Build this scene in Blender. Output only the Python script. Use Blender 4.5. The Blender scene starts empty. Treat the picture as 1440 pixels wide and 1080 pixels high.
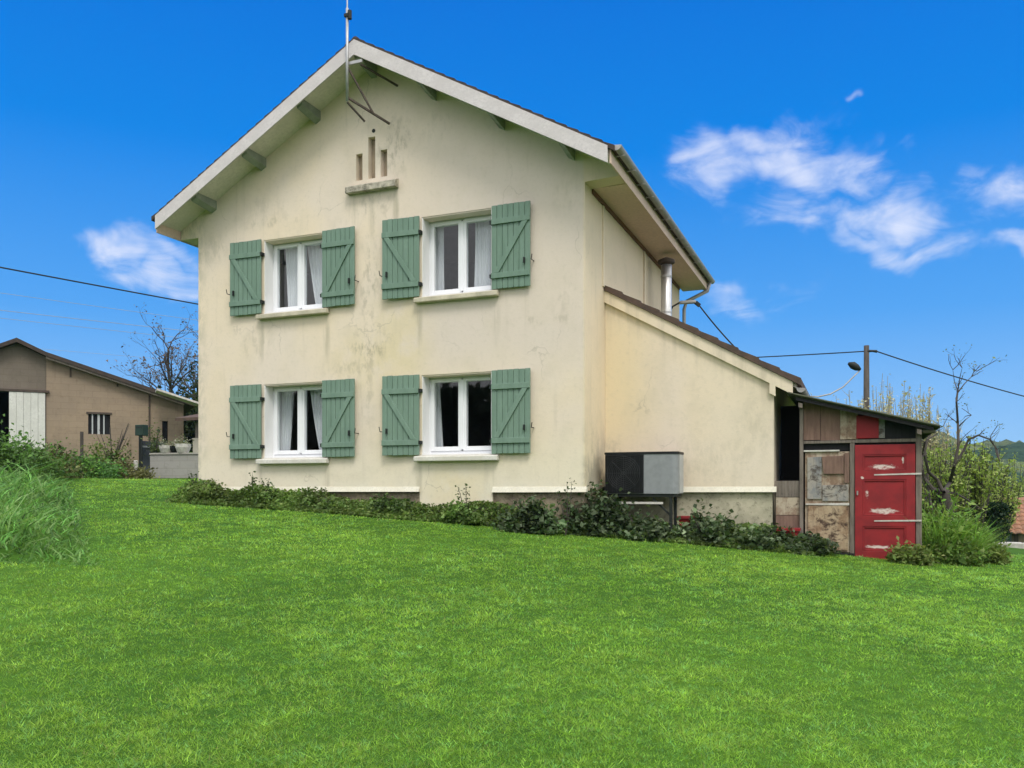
import bpy, math, random
import numpy as np
from mathutils import Vector
from mathutils.geometry import tessellate_polygon
R = math.radians
rng = np.random.default_rng(7)
random.seed(7)
SC = bpy.context.scene
COL = SC.collection
W = bpy.data.worlds.new("World"); SC.world = W; W.use_nodes = True

# ------------------------------------------------------------------ camera
CAM = Vector((3.98, -12.8, .045)); YAW = R(22.2)
FW = np.array((-math.sin(YAW), math.cos(YAW))); RT = np.array((math.cos(YAW), math.sin(YAW)))
cd = bpy.data.cameras.new('camera'); co = bpy.data.objects.new('camera', cd); COL.objects.link(co)
co.location = CAM; co.rotation_euler = (R(90), 0, YAW)
cd.sensor_fit = 'HORIZONTAL'; cd.sensor_width = 36; cd.lens = 36*1189/1440
cd.shift_y = 146/1440; cd.clip_start = .1; cd.clip_end = 5000
SC.camera = co

def at(px, py, d):
    "point of the place seen at photo pixel px,py and d metres ahead"
    u = (px-720)/1189; v = (686-py)/1189
    p = (FW + u*RT)*d
    return Vector((CAM.x+p[0], CAM.y+p[1], CAM.z+v*d))

# ------------------------------------------------------------------ node helpers
class NT:
    def __init__(s, name):
        s.m = bpy.data.materials.new(name); s.m.use_nodes = True
        s.t = s.m.node_tree; s.n = s.t.nodes; s.l = s.t.links
        s.b = s.n['Principled BSDF']; s.out = s.n['Material Output']
        s.pos = s.n.new('ShaderNodeNewGeometry').outputs['Position']
    def set(s, sock, v):
        if isinstance(v, bpy.types.NodeSocket): s.l.new(v, sock)
        elif isinstance(v, (tuple, list)) and len(v) == 3 and sock.type == 'RGBA': sock.default_value = (*v, 1)
        else: sock.default_value = v
    def scale(s, vec, sc):
        n = s.n.new('ShaderNodeVectorMath'); n.operation = 'MULTIPLY'; s.set(n.inputs[0], vec); n.inputs[1].default_value = sc
        return n.outputs[0]
    def noise(s, sc, vec=None, det=4, rough=.55, dist=0):
        n = s.n.new('ShaderNodeTexNoise'); s.l.new(vec if vec else s.pos, n.inputs['Vector'])
        n.inputs['Scale'].default_value = sc; n.inputs['Detail'].default_value = det
        n.inputs['Roughness'].default_value = rough; n.inputs['Distortion'].default_value = dist
        return n.outputs['Fac']
    def ramp(s, v, a, b, smooth=True):
        n = s.n.new('ShaderNodeMapRange'); n.interpolation_type = 'SMOOTHSTEP' if smooth else 'LINEAR'
        s.set(n.inputs[0], v); n.inputs[1].default_value = a; n.inputs[2].default_value = b
        return n.outputs[0]
    def math(s, op, a, b=0.):
        n = s.n.new('ShaderNodeMath'); n.operation = op; s.set(n.inputs[0], a); s.set(n.inputs[1], b)
        return n.outputs[0]
    def mul(s, *a):
        r = a[0]
        for x in a[1:]: r = s.math('MULTIPLY', r, x)
        return r
    def mix(s, f, a, b, bt='MIX'):
        n = s.n.new('ShaderNodeMix'); n.data_type = 'RGBA'; n.blend_type = bt
        s.set(n.inputs[0], f); s.set(n.inputs[6], a); s.set(n.inputs[7], b)
        return n.outputs[2]
    def sep(s, vec=None):
        n = s.n.new('ShaderNodeSeparateXYZ'); s.l.new(vec if vec else s.pos, n.inputs[0]); return n.outputs
    def blob(s, c, r):
        "soft ellipsoid mask round a point of the place"
        n = s.n.new('ShaderNodeVectorMath'); n.operation = 'SUBTRACT'; s.l.new(s.pos, n.inputs[0]); n.inputs[1].default_value = c
        v = s.scale(n.outputs[0], (1/r[0], 1/r[1], 1/r[2]))
        n = s.n.new('ShaderNodeVectorMath'); n.operation = 'LENGTH'; s.l.new(v, n.inputs[0])
        return s.ramp(n.outputs['Value'], 1, .2)
    def attr(s, name='Col'):
        n = s.n.new('ShaderNodeAttribute'); n.attribute_name = name; return n.outputs['Color']
    def bump(s, h, strength=.3, dist=.01):
        n = s.n.new('ShaderNodeBump'); n.inputs['Strength'].default_value = strength; n.inputs['Distance'].default_value = dist
        s.l.new(h, n.inputs['Height']); s.l.new(n.outputs[0], s.b.inputs['Normal'])
    def done(s, col, rough=.8, metal=0, spec=.3):
        s.set(s.b.inputs['Base Color'], col); s.set(s.b.inputs['Roughness'], rough)
        s.b.inputs['Metallic'].default_value = metal; s.b.inputs['Specular IOR Level'].default_value = spec
        return s.m

def simple(name, c, c2=None, sc=6, rough=.7, metal=0, vec=(1, 1, 1), bump=.15, spec=.3):
    t = NT(name); p = t.scale(t.pos, vec)
    n = t.noise(sc, p, 5); c2 = c2 or tuple(x*.7 for x in c)
    f = t.noise(sc*9, p, 3)
    col = t.mix(t.ramp(n, .3, .7), c, c2); col = t.mix(t.ramp(f, .35, .75), col, tuple(x*.82 for x in c))
    if bump: t.bump(f, bump, .005)
    return t.done(col, rough, metal, spec)

# ------------------------------------------------------------------ mesh helpers
ORG = {}
def tag(o, label=None, cat=None, group=None, kind=None):
    if label: o['label'] = label
    if cat: o['category'] = cat
    if group: o['group'] = group
    if kind: o['kind'] = kind
    return o
def thing(name, loc, label, cat, group=None):
    o = bpy.data.objects.new(name, None); o.empty_display_size = .2; COL.objects.link(o); o.location = loc
    ORG[o.name] = Vector(loc); return tag(o, label, cat, group)
def link(name, me, parent=None, org=None):
    o = bpy.data.objects.new(name, me); COL.objects.link(o)
    if parent: o.parent = parent; ORG[o.name] = ORG[parent.name]
    else:
        o.location = org if org is not None else (0, 0, 0); ORG[o.name] = Vector(o.location)
    return o
class MB:
    def __init__(s): s.v = []; s.f = []
    def add(s, vs, fs):
        k = len(s.v); s.v += [tuple(v) for v in vs]; s.f += [tuple(i+k for i in f) for f in fs]; return s
    def box(s, x0, x1, y0, y1, z0, z1):
        return s.hexa([(x0,y0,z0),(x1,y0,z0),(x1,y1,z0),(x0,y1,z0),(x0,y0,z1),(x1,y0,z1),(x1,y1,z1),(x0,y1,z1)])
    def hexa(s, p): return s.add(p, [(3,2,1,0),(4,5,6,7),(0,1,5,4),(1,2,6,5),(2,3,7,6),(3,0,4,7)])
    def beam(s, a, b, w, h, up=(0, 0, 1)):
        a, b = Vector(a), Vector(b); d = (b-a).normalized(); r = d.cross(Vector(up)).normalized()*w/2; u = r.cross(d).normalized()*h/2
        return s.hexa([a-r-u, a+r-u, b+r-u, b-r-u, a-r+u, a+r+u, b+r+u, b-r+u])
    def tube(s, pts, rad, n=8, cap=True):
        pts = [Vector(p) for p in pts]; rad = rad if isinstance(rad, (list, tuple)) else [rad]*len(pts)
        rings = []; prev = None
        for i, p in enumerate(pts):
            d = (pts[min(i+1, len(pts)-1)]-pts[max(i-1, 0)]).normalized()
            if prev is None: prev = d.cross(Vector((0, 0, 1)) if abs(d.z) < .9 else Vector((1, 0, 0)))
            a = (prev - d*prev.dot(d)).normalized(); prev = a; b = d.cross(a)
            rings.append([p+(a*math.cos(2*math.pi*k/n)+b*math.sin(2*math.pi*k/n))*rad[i] for k in range(n)])
        vs = [v for r in rings for v in r]; fs = []
        for i in range(len(pts)-1):
            for k in range(n): fs.append((i*n+k, i*n+(k+1) % n, (i+1)*n+(k+1) % n, (i+1)*n+k))
        if cap: fs += [tuple(range(n))[::-1], tuple(range((len(pts)-1)*n, len(pts)*n))]
        return s.add(vs, fs)
    def slab(s, outline, holes, axis, a, b):
        "flat polygon (2-D outline with holes) given thickness between a and b along an axis"
        loops = [outline]+list(holes); flat = [p for l in loops for p in l]
        tri = tessellate_polygon([[Vector((p[0], p[1], 0)) for p in l] for l in loops]); n = len(flat)
        def m(p, t): return (p[0], t, p[1]) if axis == 'y' else ((t, p[0], p[1]) if axis == 'x' else (p[0], p[1], t))
        vs = [m(p, a) for p in flat]+[m(p, b) for p in flat]
        fs = [tuple(t) for t in tri]+[tuple(i+n for i in t) for t in tri]
        k = 0
        for l in loops:
            for i in range(len(l)): j = (i+1) % len(l); fs.append((k+i, k+j, k+j+n, k+i+n))
            k += len(l)
        return s.add(vs, fs)
    def build(s, name, mat, parent=None, bevel=0, smooth=False, org=None):
        o0 = ORG[parent.name] if parent else Vector(org if org is not None else (0, 0, 0))
        me = bpy.data.meshes.new(name); me.from_pydata([Vector(v)-o0 for v in s.v], [], s.f)
        import bmesh
        bm = bmesh.new(); bm.from_mesh(me); bmesh.ops.recalc_face_normals(bm, faces=bm.faces); bm.to_mesh(me); bm.free()
        me.materials.append(mat)
        if smooth: me.shade_smooth()
        o = link(name, me, parent, org)
        if bevel:
            m = o.modifiers.new('bevel', 'BEVEL'); m.width = bevel; m.segments = 2; m.limit_method = 'ANGLE'; m.angle_limit = R(40)
        return o
def rect(x0, x1, z0, z1): return [(x0, z0), (x1, z0), (x1, z1), (x0, z1)]

def mesh_np(name, v, f, col, mat, parent=None, org=None, smooth=False):
    "v (N,3), f (M,k), col (N,3)"
    o0 = np.array(ORG[parent.name] if parent else (org if org is not None else (0, 0, 0)))
    me = bpy.data.meshes.new(name); v = np.asarray(v, np.float32)-o0.astype(np.float32); f = np.asarray(f, np.int32)
    me.vertices.add(len(v)); me.vertices.foreach_set('co', v.ravel())
    M, k = f.shape; me.loops.add(M*k); me.loops.foreach_set('vertex_index', f.ravel())
    me.polygons.add(M); me.polygons.foreach_set('loop_start', np.arange(M, dtype=np.int32)*k)
    if smooth: me.polygons.foreach_set('use_smooth', np.ones(M, bool))
    me.update(calc_edges=True)
    if col is not None:
        c = me.color_attributes.new('Col', 'FLOAT_COLOR', 'POINT'); c4 = np.ones((len(v), 4), np.float32); c4[:, :3] = col
        c.data.foreach_set('color', c4.ravel())
    me.materials.append(mat)
    return link(name, me, parent, org)

def leaf_geo(c, size, up=.3, aspect=.55, col=None, normal=None):
    "diamond leaves, each folded a little: c (N,3), size (N,)"
    N = len(c); d = rng.normal(size=(N, 3)); d[:, 2] *= .7
    d /= np.linalg.norm(d, axis=1)[:, None]
    q = rng.normal(size=(N, 3)); q[:, 2] += up*3
    if normal is not None: q += normal*2
    s = np.cross(d, q); s /= np.linalg.norm(s, axis=1)[:, None]+1e-9
    n = np.cross(s, d); L = size[:, None]
    v = np.stack([c-d*L*.5, c+s*L*aspect*.5+n*L*.08, c+d*L*.5-n*L*.1, c-s*L*aspect*.5+n*L*.08], 1).reshape(-1, 3)
    f = np.arange(N*4).reshape(N, 4)
    return v, f, np.repeat(col, 4, 0)
def blade_geo(root, h, w, lean, col, segs=1, yaw=None):
    "grass blades: root (N,3), h, w, lean (N,) ; col (N,3)"
    N = len(root); a = rng.uniform(0, 2*np.pi, N) if yaw is None else yaw; b = rng.uniform(0, 2*np.pi, N)
    side = np.stack([np.cos(b), np.sin(b), np.zeros(N)], 1); ld = np.stack([np.cos(a), np.sin(a), np.zeros(N)], 1)
    vs = []
    for i in range(segs):
        t = i/segs; p = root+ld*(lean*h*t**2)[:, None]; p[:, 2] += h*t*(1-.35*lean*t)
        ww = (w*(1-.55*t))[:, None]/2; vs += [p-side*ww, p+side*ww]
    p = root+ld*(lean*h)[:, None]; p[:, 2] += h*(1-.35*lean); vs.append(p)
    k = 2*segs+1; v = np.stack(vs, 1).reshape(-1, 3); fs = []
    for i in range(segs-1): fs += [[2*i, 2*i+1, 2*i+3], [2*i, 2*i+3, 2*i+2]]
    fs.append([2*segs-2, 2*segs-1, 2*segs])
    f = (np.arange(N)[:, None, None]*k+np.array(fs)[None]).reshape(-1, 3)
    return v, f, np.repeat(col, k, 0)
def vary(base, N, amt=.25, tint=None):
    c = np.array(base)[None]*rng.lognormal(0, amt, (N, 1))
    if tint is not None: t = rng.uniform(0, 1, (N, 1))**2; c = c*(1-t)+np.array(tint)[None]*t
    return np.clip(c, 0, 1)
def vnoise(x, y, sc, seed=0):
    "cheap smooth 2-D noise 0..1"
    r = np.random.default_rng(seed); s = np.zeros_like(x)
    for k in range(6):
        a = r.uniform(0, 6.28); fr = sc*r.uniform(.6, 1.8); s += np.sin((x*np.cos(a)+y*np.sin(a))*fr+r.uniform(0, 6.28)+1.3*np.sin((y*np.cos(a)-x*np.sin(a))*fr*.7+r.uniform(0, 6)))
    return .5+s/8
def ss(t): t = np.clip(t, 0, 1); return t*t*(3-2*t)

# ------------------------------------------------------------------ terrain
CP = np.array([(4,-12.8,-1.55),(0,-11,-1.36),(-4,-6,-.8),(-8.3,-.75,-.2),(-3,-.7,-.47),(.2,0,-.72),(3.4,.55,-.97),(4.8,1.1,-1.08),(6.3,4.3,-1.15),
 (-17.9,7.9,.38),(-15.3,3.1,.3),(-24,10.5,1.25),(-18,10.5,.72),(12,-12,-1.9),(12,2,-1.5),(-12,-12,-.5),(-16,-4,.1),(0,10,-.6),(-7,10,.2),(0,25,0),
 (-25,28,2),(8.7,19.4,-2.05),(14,14,-2.2),(30,5,-3.2),(30,32,-4.6),(-35,0,1.4),(-10,-30,-1),(15,-30,-2.5),(2,-20,-1.8),(-60,-10,2),(-50,40,3),(60,-30,-4.5),
 (60,60,-8),(5,60,-2),(0,-60,-2.5),(14,6,-1.6),(10,9,-1.5)], float)
def _U(r2): return np.where(r2 > 0, .5*r2*np.log(r2+1e-12), 0)
_n = len(CP); _K = _U(((CP[:, None, :2]-CP[None, :, :2])**2).sum(-1))+np.eye(_n)*1.5
_P = np.c_[np.ones(_n), CP[:, :2]]; _A = np.block([[_K, _P], [_P.T, np.zeros((3, 3))]])
_S = np.linalg.solve(_A, np.r_[CP[:, 2], np.zeros(3)])
BN = np.array((-.62, -.784)); BP = np.array((-3.55, -6.0))
def bank(x, y):
    dn = (x-BP[0])*BN[0]+(y-BP[1])*BN[1]; d = (x-CAM.x)*FW[0]+(y-CAM.y)*FW[1]
    return dn, d
def ground(x, y):
    x = np.asarray(x, float); y = np.asarray(y, float); sh = x.shape; p = np.c_[x.ravel(), y.ravel()]
    z = np.zeros(len(p))
    for i in range(0, len(p), 20000):
        q = p[i:i+20000]; z[i:i+20000] = _U(((q[:, None]-CP[None, :, :2])**2).sum(-1))@_S[:_n]+np.c_[np.ones(len(q)), q]@_S[_n:]
    r = np.hypot(p[:, 0], p[:, 1]); w = ss((r-50)/60)
    far = -7+3*np.sin(p[:, 0]*.013+1)*np.cos(p[:, 1]*.011)
    z = np.clip(z, -9, 4)*(1-w)+far*w
    dn, d = bank(p[:, 0], p[:, 1])
    z += .42*ss(dn/1.7)*ss((d-9.2)/1.3)*ss((26-d)/8)*ss((30-r)/8)
    z += .02*(vnoise(p[:, 0], p[:, 1], 1.1, 5)-.5)*ss((60-r)/20)
    return z.reshape(sh)
def gz(x, y): return float(ground(np.array([x]), np.array([y]))[0])
# ------------------------------------------------------------------ sky and sun
SUN_EL, SUN_AZ = R(54), R(143)      # azimuth measured clockwise from +y
def build_world():
    t = W.node_tree; n = t.nodes; l = t.links
    bg = n['Background']
    def new(k, **kw):
        o = n.new(k)
        for a, b in kw.items(): setattr(o, a, b)
        return o
    def put(s, v):
        if isinstance(v, bpy.types.NodeSocket): l.new(v, s)
        elif isinstance(v, tuple) and len(v) == 3 and s.type == 'RGBA': s.default_value = (*v, 1)
        else: s.default_value = v
    def M(op, a, b=0.): o = new('ShaderNodeMath', operation=op); put(o.inputs[0], a); put(o.inputs[1], b); return o.outputs[0]
    def S(v, a, b, c=0., d=1.):
        o = new('ShaderNodeMapRange', interpolation_type='SMOOTHSTEP'); put(o.inputs[0], v)
        for i, x in enumerate((a, b, c, d)): o.inputs[1+i].default_value = x
        return o.outputs[0]
    def X(f, a, b, bt='MIX'):
        o = new('ShaderNodeMix', data_type='RGBA', blend_type=bt); put(o.inputs[0], f); put(o.inputs[6], a); put(o.inputs[7], b); return o.outputs[2]
    sky = new('ShaderNodeTexSky', sky_type='NISHITA', sun_disc=False, sun_elevation=SUN_EL, sun_rotation=SUN_AZ, air_density=1, dust_density=.4, ozone_density=4)
    d = new('ShaderNodeTexCoord').outputs['Generated']
    sp = new('ShaderNodeSeparateXYZ'); l.new(d, sp.inputs[0]); x, y, z = sp.outputs
    az = M('ARCTAN2', x, y); el = M('ARCSINE', z)
    rp = new('ShaderNodeValToRGB'); l.new(S(el, R(-2), R(34)), rp.inputs[0]); rp.inputs[0]
    e = rp.color_ramp.elements; e[0].position = 0; e[0].color = (3.3, 5.1, 7.1, 1); e[1].position = 1; e[1].color = (.0, 1.08, 4.9, 1)
    for p, c in ((.12, (2.1, 4.1, 6.8)), (.36, (.6, 2.65, 6.4)), (.65, (.0, 1.65, 5.7))):
        k = e.new(p); k.color = (*c, 1)
    mr = [nn for nn in n if nn.type == 'MAP_RANGE'][0]; mr.interpolation_type = 'LINEAR'
    base = X(.985, sky.outputs[0], rp.outputs[0])
    # fair-weather clouds, each at its own bearing and height
    warp = new('ShaderNodeTexNoise'); l.new(d, warp.inputs['Vector']); warp.inputs['Scale'].default_value = 9; warp.inputs['Detail'].default_value = 4
    ws = new('ShaderNodeSeparateColor'); l.new(warp.outputs['Color'], ws.inputs[0])
    az2 = M('ADD', az, M('MULTIPLY', M('SUBTRACT', ws.outputs[0], .5), .20)); el2 = M('ADD', el, M('MULTIPLY', M('SUBTRACT', ws.outputs[1], .5), .13))
    tot = None
    for px, py, rx, ry, k in CLOUDS:
        p = at(px, py, 1)-CAM; a0 = math.atan2(p.x, p.y); e0 = math.asin(p.z/p.length); ca = 1/p.length
        u = M('MULTIPLY', M('SUBTRACT', az2, a0), 1189*1.0/rx/ca*math.cos(math.atan((px-720)/1189)) ); v = M('MULTIPLY', M('SUBTRACT', el2, e0), 1189/ry/ca)
        r = M('SQRT', M('ADD', M('MULTIPLY', u, u), M('MULTIPLY', v, v)))
        m = M('MULTIPLY', S(r, 1.35, .05), k); tot = m if tot is None else M('MAXIMUM', tot, m)
    sv = new('ShaderNodeVectorMath', operation='MULTIPLY'); l.new(d, sv.inputs[0]); sv.inputs[1].default_value = (1, 1, 2.2)
    nz = new('ShaderNodeTexNoise'); l.new(sv.outputs[0], nz.inputs['Vector'])
    for k, q in (('Scale', 12), ('Detail', 9), ('Roughness', .6), ('Distortion', .7)): nz.inputs[k].default_value = q
    dens = S(M('ADD', M('MULTIPLY', tot, 1.0), M('SUBTRACT', M('MULTIPLY', nz.outputs['Fac'], 1.9), 1.22)), -.12, 1.3)
    dens = M('MULTIPLY', dens, S(tot, .0, .45))
    col = X(M('MULTIPLY', dens, .98), base, (6.3, 6.5, 7.4))
    # added pale cloud deck out of view, for soft neutral fill light
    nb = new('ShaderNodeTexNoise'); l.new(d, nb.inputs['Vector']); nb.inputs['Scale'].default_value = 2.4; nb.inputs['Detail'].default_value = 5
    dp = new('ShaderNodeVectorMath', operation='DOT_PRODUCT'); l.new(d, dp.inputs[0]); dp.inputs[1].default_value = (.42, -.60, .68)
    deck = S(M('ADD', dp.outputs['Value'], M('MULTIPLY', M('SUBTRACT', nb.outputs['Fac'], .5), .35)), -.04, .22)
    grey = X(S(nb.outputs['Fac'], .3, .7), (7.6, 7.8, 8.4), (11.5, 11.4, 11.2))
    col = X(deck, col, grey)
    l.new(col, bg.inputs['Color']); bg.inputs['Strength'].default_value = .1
CLOUDS = [(1110, 245, 110, 55, 1.0), (1000, 235, 75, 65, .8), (1085, 192, 90, 36, .75), (1200, 240, 90, 42, .72), (1080, 305, 85, 48, .72), (1280, 285, 78, 52, 1.05), (1240, 335, 95, 36, .85),
          (1310, 350, 60, 36, .7), (1165, 305, 140, 42, .68), (1425, 268, 75, 50, .85), (1430, 335, 60, 20, .65), (182, 355, 62, 34, .85), (225, 385, 66, 26, .8), (1060, 430, 95, 30, .6), (1184, 160, 13, 8, .55), (140, 345, 45, 26, .6)]
build_world()
sl = bpy.data.lights.new('sun', 'SUN'); sl.energy = 1.5; sl.angle = R(20); sl.color = (1, .955, .88)
so = bpy.data.objects.new('sun', sl); COL.objects.link(so); so.location = (0, -20, 40)
sd = Vector((math.sin(SUN_AZ)*math.cos(SUN_EL), math.cos(SUN_AZ)*math.cos(SUN_EL), math.sin(SUN_EL)))
so.rotation_euler = sd.to_track_quat('Z', 'Y').to_euler()
SC.view_settings.view_transform = 'Standard'; SC.view_settings.look = 'None'; SC.view_settings.gamma = 1; SC.view_settings.exposure = .52
SC.cycles.max_bounces = 6; SC.cycles.transparent_max_bounces = 12; SC.cycles.use_denoising = True
SC.cycles.sample_clamp_indirect = 4

# ------------------------------------------------------------------ materials
def wall_mat(name, patch=True):
    t = NT(name); x, y, z = t.sep()
    n1 = t.noise(.45, None, 3); n2 = t.noise(2.2, None, 5, .6); n3 = t.noise(16, None, 4)
    st = t.noise(1, t.scale(t.pos, (5.5, 5.5, .45)), 6, .62, .3)       # water runs
    col = t.mix(t.ramp(n1, .36, .64), (.78, .665, .51), (.75, .655, .555))
    if patch:   # greyer upper right, eave shade put into the colour; yellow band low down
        g = t.mul(t.ramp(x, -4.2, -2.2), t.ramp(z, 1.6, 2.6)); col = t.mix(t.math('MULTIPLY', g, .75), col, (.675, .595, .525))
        col = t.mix(t.mul(t.ramp(z, 1.2, .1), .6), col, (.78, .73, .58))
        for c, r, k in (((-3.3, 0, 2.6), (.8, 1, 2.4), .55), ((-2.3, 0, -.1), (.9, 1, .7), .75), ((-4.0, 0, 2.3), (1.2, 1, .8), .5)):
            col = t.mix(t.mul(t.blob(c, r), k, t.ramp(n2, .25, .6)), col, (.72, .61, .37))
        yy = t.mul(t.ramp(x, -.05, .0), .45); col = t.mix(yy, col, (.74, .61, .39))
    else:
        col = t.mix(t.mul(t.blob((.1, 1, 1.6), (1.1, 3, 2.2)), .6), col, (.75, .62, .37))
        col = t.mix(t.mul(t.ramp(x, .8, 2.4), .35), col, (.73, .65, .52))
    col = t.mix(t.mul(t.ramp(n2, .45, .72), .25), col, (.56, .50, .38))
    col = t.mix(t.mul(t.ramp(st, .56, .78), .28 if patch else .14), col, (.44, .39, .30))
    fine = t.noise(7, t.scale(t.pos, (1, 1, .5)), 6, .7)
    if patch:
        for c, r, k in (((-3.95, 0, 2.55), (.62, 1, .42), .85), ((-4.3, 0, 2.15), (.9, 1, .28), .4), ((-3.95, 0, 3.6), (.28, 1, 1.3), .62), ((-3.45, 0, 6.0), (.55, 1, .75), .7),
                        ((-3.85, 0, 5.0), (.6, 1, .5), .5), ((-6.4, 0, 2.75), (.5, 1, .5), .4), ((-.8, 0, 2.75), (.7, 1, .12), .45), ((-2.7, 0, 6.2), (.5, 1, .4), .3),
                        ((-.35, 0, 3.0), (.3, 1, .7), .25), ((-4.0, 0, 1.6), (.25, 1, .9), .4), ((-6.2, 0, 5.2), (.9, 1, .5), .25), ((-5.9, 0, 4.95), (1.2, 1, .14), .35)):
            col = t.mix(t.mul(t.blob(c, r), k*.8, t.ramp(fine, .46, .64)), col, (.29, .265, .19))
        col = t.mix(t.mul(t.ramp(z, .25, -.02), t.ramp(n2, .4, .6), .35), col, (.80, .78, .68))
        col = t.mix(t.mul(t.ramp(t.math('ABSOLUTE', t.math('ADD', x, -.03)), .12, .02), t.ramp(z, 1.4, .2), t.ramp(n2, .35, .6), .6), col, (.24, .23, .19))  # dark corner smear: shading beside the heat pump painted into the wall colour
        col = t.mix(t.mul(t.ramp(t.math('ADD', x, 7.77), .3, .0), t.ramp(fine, .4, .6), .5), col, (.42, .40, .31))
    else:
        for c, r, k in (((.12, 1, .3), (.3, 3, .8), .65), ((1.6, 1, .5), (1.3, 3, .5), .3), ((2.5, 1, 1.0), (.5, 3, .7), .28)):
            col = t.mix(t.mul(t.blob(c, r), k*.8, t.ramp(fine, .42, .62)), col, (.36, .33, .25))
    col = t.mix(t.mul(t.ramp(n3, .5, .75), .16), col, (.40, .37, .29))
    # runs below sills and eaves, hairline cracks
    if patch:
        for sx, sz, k in ((-6.27, 2.75, .55), (-4.84, 2.75, .5), (-2.96, 2.8, .5), (-1.52, 2.8, .45), (-6.27, .15, .4), (-4.84, .15, .45), (-2.96, .2, .4), (-1.52, .2, .35), (-4.3, 4.9, .55), (-3.42, 4.9, .6), (-3.9, 4.8, .4)):
            col = t.mix(t.mul(t.blob((sx, 0, sz), (.10, 1, .55)), k, t.ramp(st, .38, .6)), col, (.36, .33, .24))
        for c, r, k in (((-7.4, 0, 4.6), (.5, 1, .4), .4), ((-.3, 0, 4.7), (.4, 1, .4), .3)): col = t.mix(t.mul(t.blob(c, r), k, t.ramp(fine, .42, .6)), col, (.42, .38, .29))
    else:
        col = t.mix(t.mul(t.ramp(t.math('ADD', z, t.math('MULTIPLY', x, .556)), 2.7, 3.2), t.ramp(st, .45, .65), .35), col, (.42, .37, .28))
    vw = t.n.new('ShaderNodeVectorMath'); vw.operation = 'ADD'; t.l.new(t.scale(t.pos, (.9, .9, .6)), vw.inputs[0]); nw = t.n.new('ShaderNodeTexNoise'); t.l.new(t.pos, nw.inputs['Vector']); nw.inputs['Scale'].default_value = 2.2; nw.inputs['Detail'].default_value = 6
    t.l.new(t.scale(nw.outputs['Color'], (.5, .5, .5)), vw.inputs[1]); vo = t.n.new('ShaderNodeTexVoronoi'); vo.feature = 'DISTANCE_TO_EDGE'; t.l.new(vw.outputs[0], vo.inputs['Vector']); vo.inputs['Scale'].default_value = .9
    col = t.mix(t.mul(t.ramp(vo.outputs['Distance'], .007, .002), t.ramp(t.noise(.9, None, 2), .52, .62), .34), col, (.36, .32, .25))
    t.bump(t.math('ADD', n3, t.math('MULTIPLY', t.noise(60, None, 3), .7)), .35, .006)
    return t.done(col, .93, 0, .15)
M = {}
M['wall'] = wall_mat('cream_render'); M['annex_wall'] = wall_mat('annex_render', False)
M['barge'] = simple('weathered_white_boards', (.66, .62, .62), (.56, .525, .52), 3, .7, vec=(1, 1, 1.5))
M['soffit'] = simple('soffit_boards', (.78, .71, .66), (.68, .62, .57), 2, .8)
M['eave_soffit'] = simple('pink_beige_soffit', (.74, .57, .47), (.66, .50, .40), 2, .8)
M['eave_trim'] = simple('brown_trim', (.20, .10, .06), None, 3, .7)
M['purlin'] = simple('grey_green_purlin', (.30, .335, .27), (.20, .23, .185), 5, .8)
_t = NT('white_pvc'); M['white'] = _t.done(_t.mix(_t.noise(1.5), (.80, .81, .85), (.84, .85, .88)), .35, 0, .5)
_t = NT('white_reveal'); M['reveal'] = _t.done(_t.mix(_t.noise(4), (.72, .72, .72), (.80, .80, .80)), .8)
M['sill'] = simple('pale_sill', (.72, .70, .65), (.60, .57, .48), 5, .8)
M['sill_old'] = simple('cream_sill', (.64, .58, .45), (.40, .37, .28), 5, .85)
M['green'] = simple('green_shutter_paint', (.185, .285, .222), (.140, .228, .172), 3, .6, vec=(4, 4, .6), bump=.25)
M['green2'] = simple('faded_green_paint', (.20, .30, .235), (.152, .24, .185), 3, .6, vec=(4, 4, .6), bump=.25)
M['iron'] = simple('black_iron', (.02, .025, .022), None, 10, .6)
M['inside'] = simple('room_plaster', (.30, .28, .25), None, 1, .9, bump=0)
M['curtain'] = simple('sheer_curtain', (.86, .86, .90), (.76, .76, .82), 8, .9, vec=(6, 1, .4), bump=0)
M['tile'] = simple('brown_roof_tile', (.075, .055, .045), (.035, .032, .03), 6, .9, bump=.5)
M['tile2'] = simple('annex_roof_tile', (.13, .085, .065), (.06, .048, .042), 6, .9, bump=.5)
M['zinc'] = simple('zinc_gutter', (.44, .43, .42), (.32, .31, .30), 4, .5, .3)
M['stainless'] = simple('stainless_flue', (.74, .73, .72), (.62, .61, .60), 3, .42, .85, bump=.05)
M['steel'] = simple('galvanised_mast', (.50, .50, .50), (.36, .36, .36), 6, .5, .6)
M['rusty'] = simple('rusty_steel', (.10, .075, .06), (.05, .04, .035), 8, .8)
M['black'] = simple('black_plastic', (.012, .013, .015), None, 10, .5, bump=0)
M['pump_grey'] = simple('grey_powder_coat', (.27, .285, .30), (.25, .265, .28), 1, .45, bump=0)
M['pump_light'] = simple('light_grey_coat', (.46, .48, .49), None, 1, .45, bump=0)
M['red_paint'] = simple('red_plastic', (.30, .02, .025), (.22, .015, .02), 5, .5)
M['grey_wood'] = simple('weathered_grey_wood', (.235, .20, .17), (.10, .085, .072), 3, .9, vec=(9, 9, 1), bump=.5)
M['brown_wood'] = simple('brown_boards', (.245, .155, .12), (.145, .09, .072), 3, .9, vec=(9, 9, 1), bump=.5)

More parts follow.
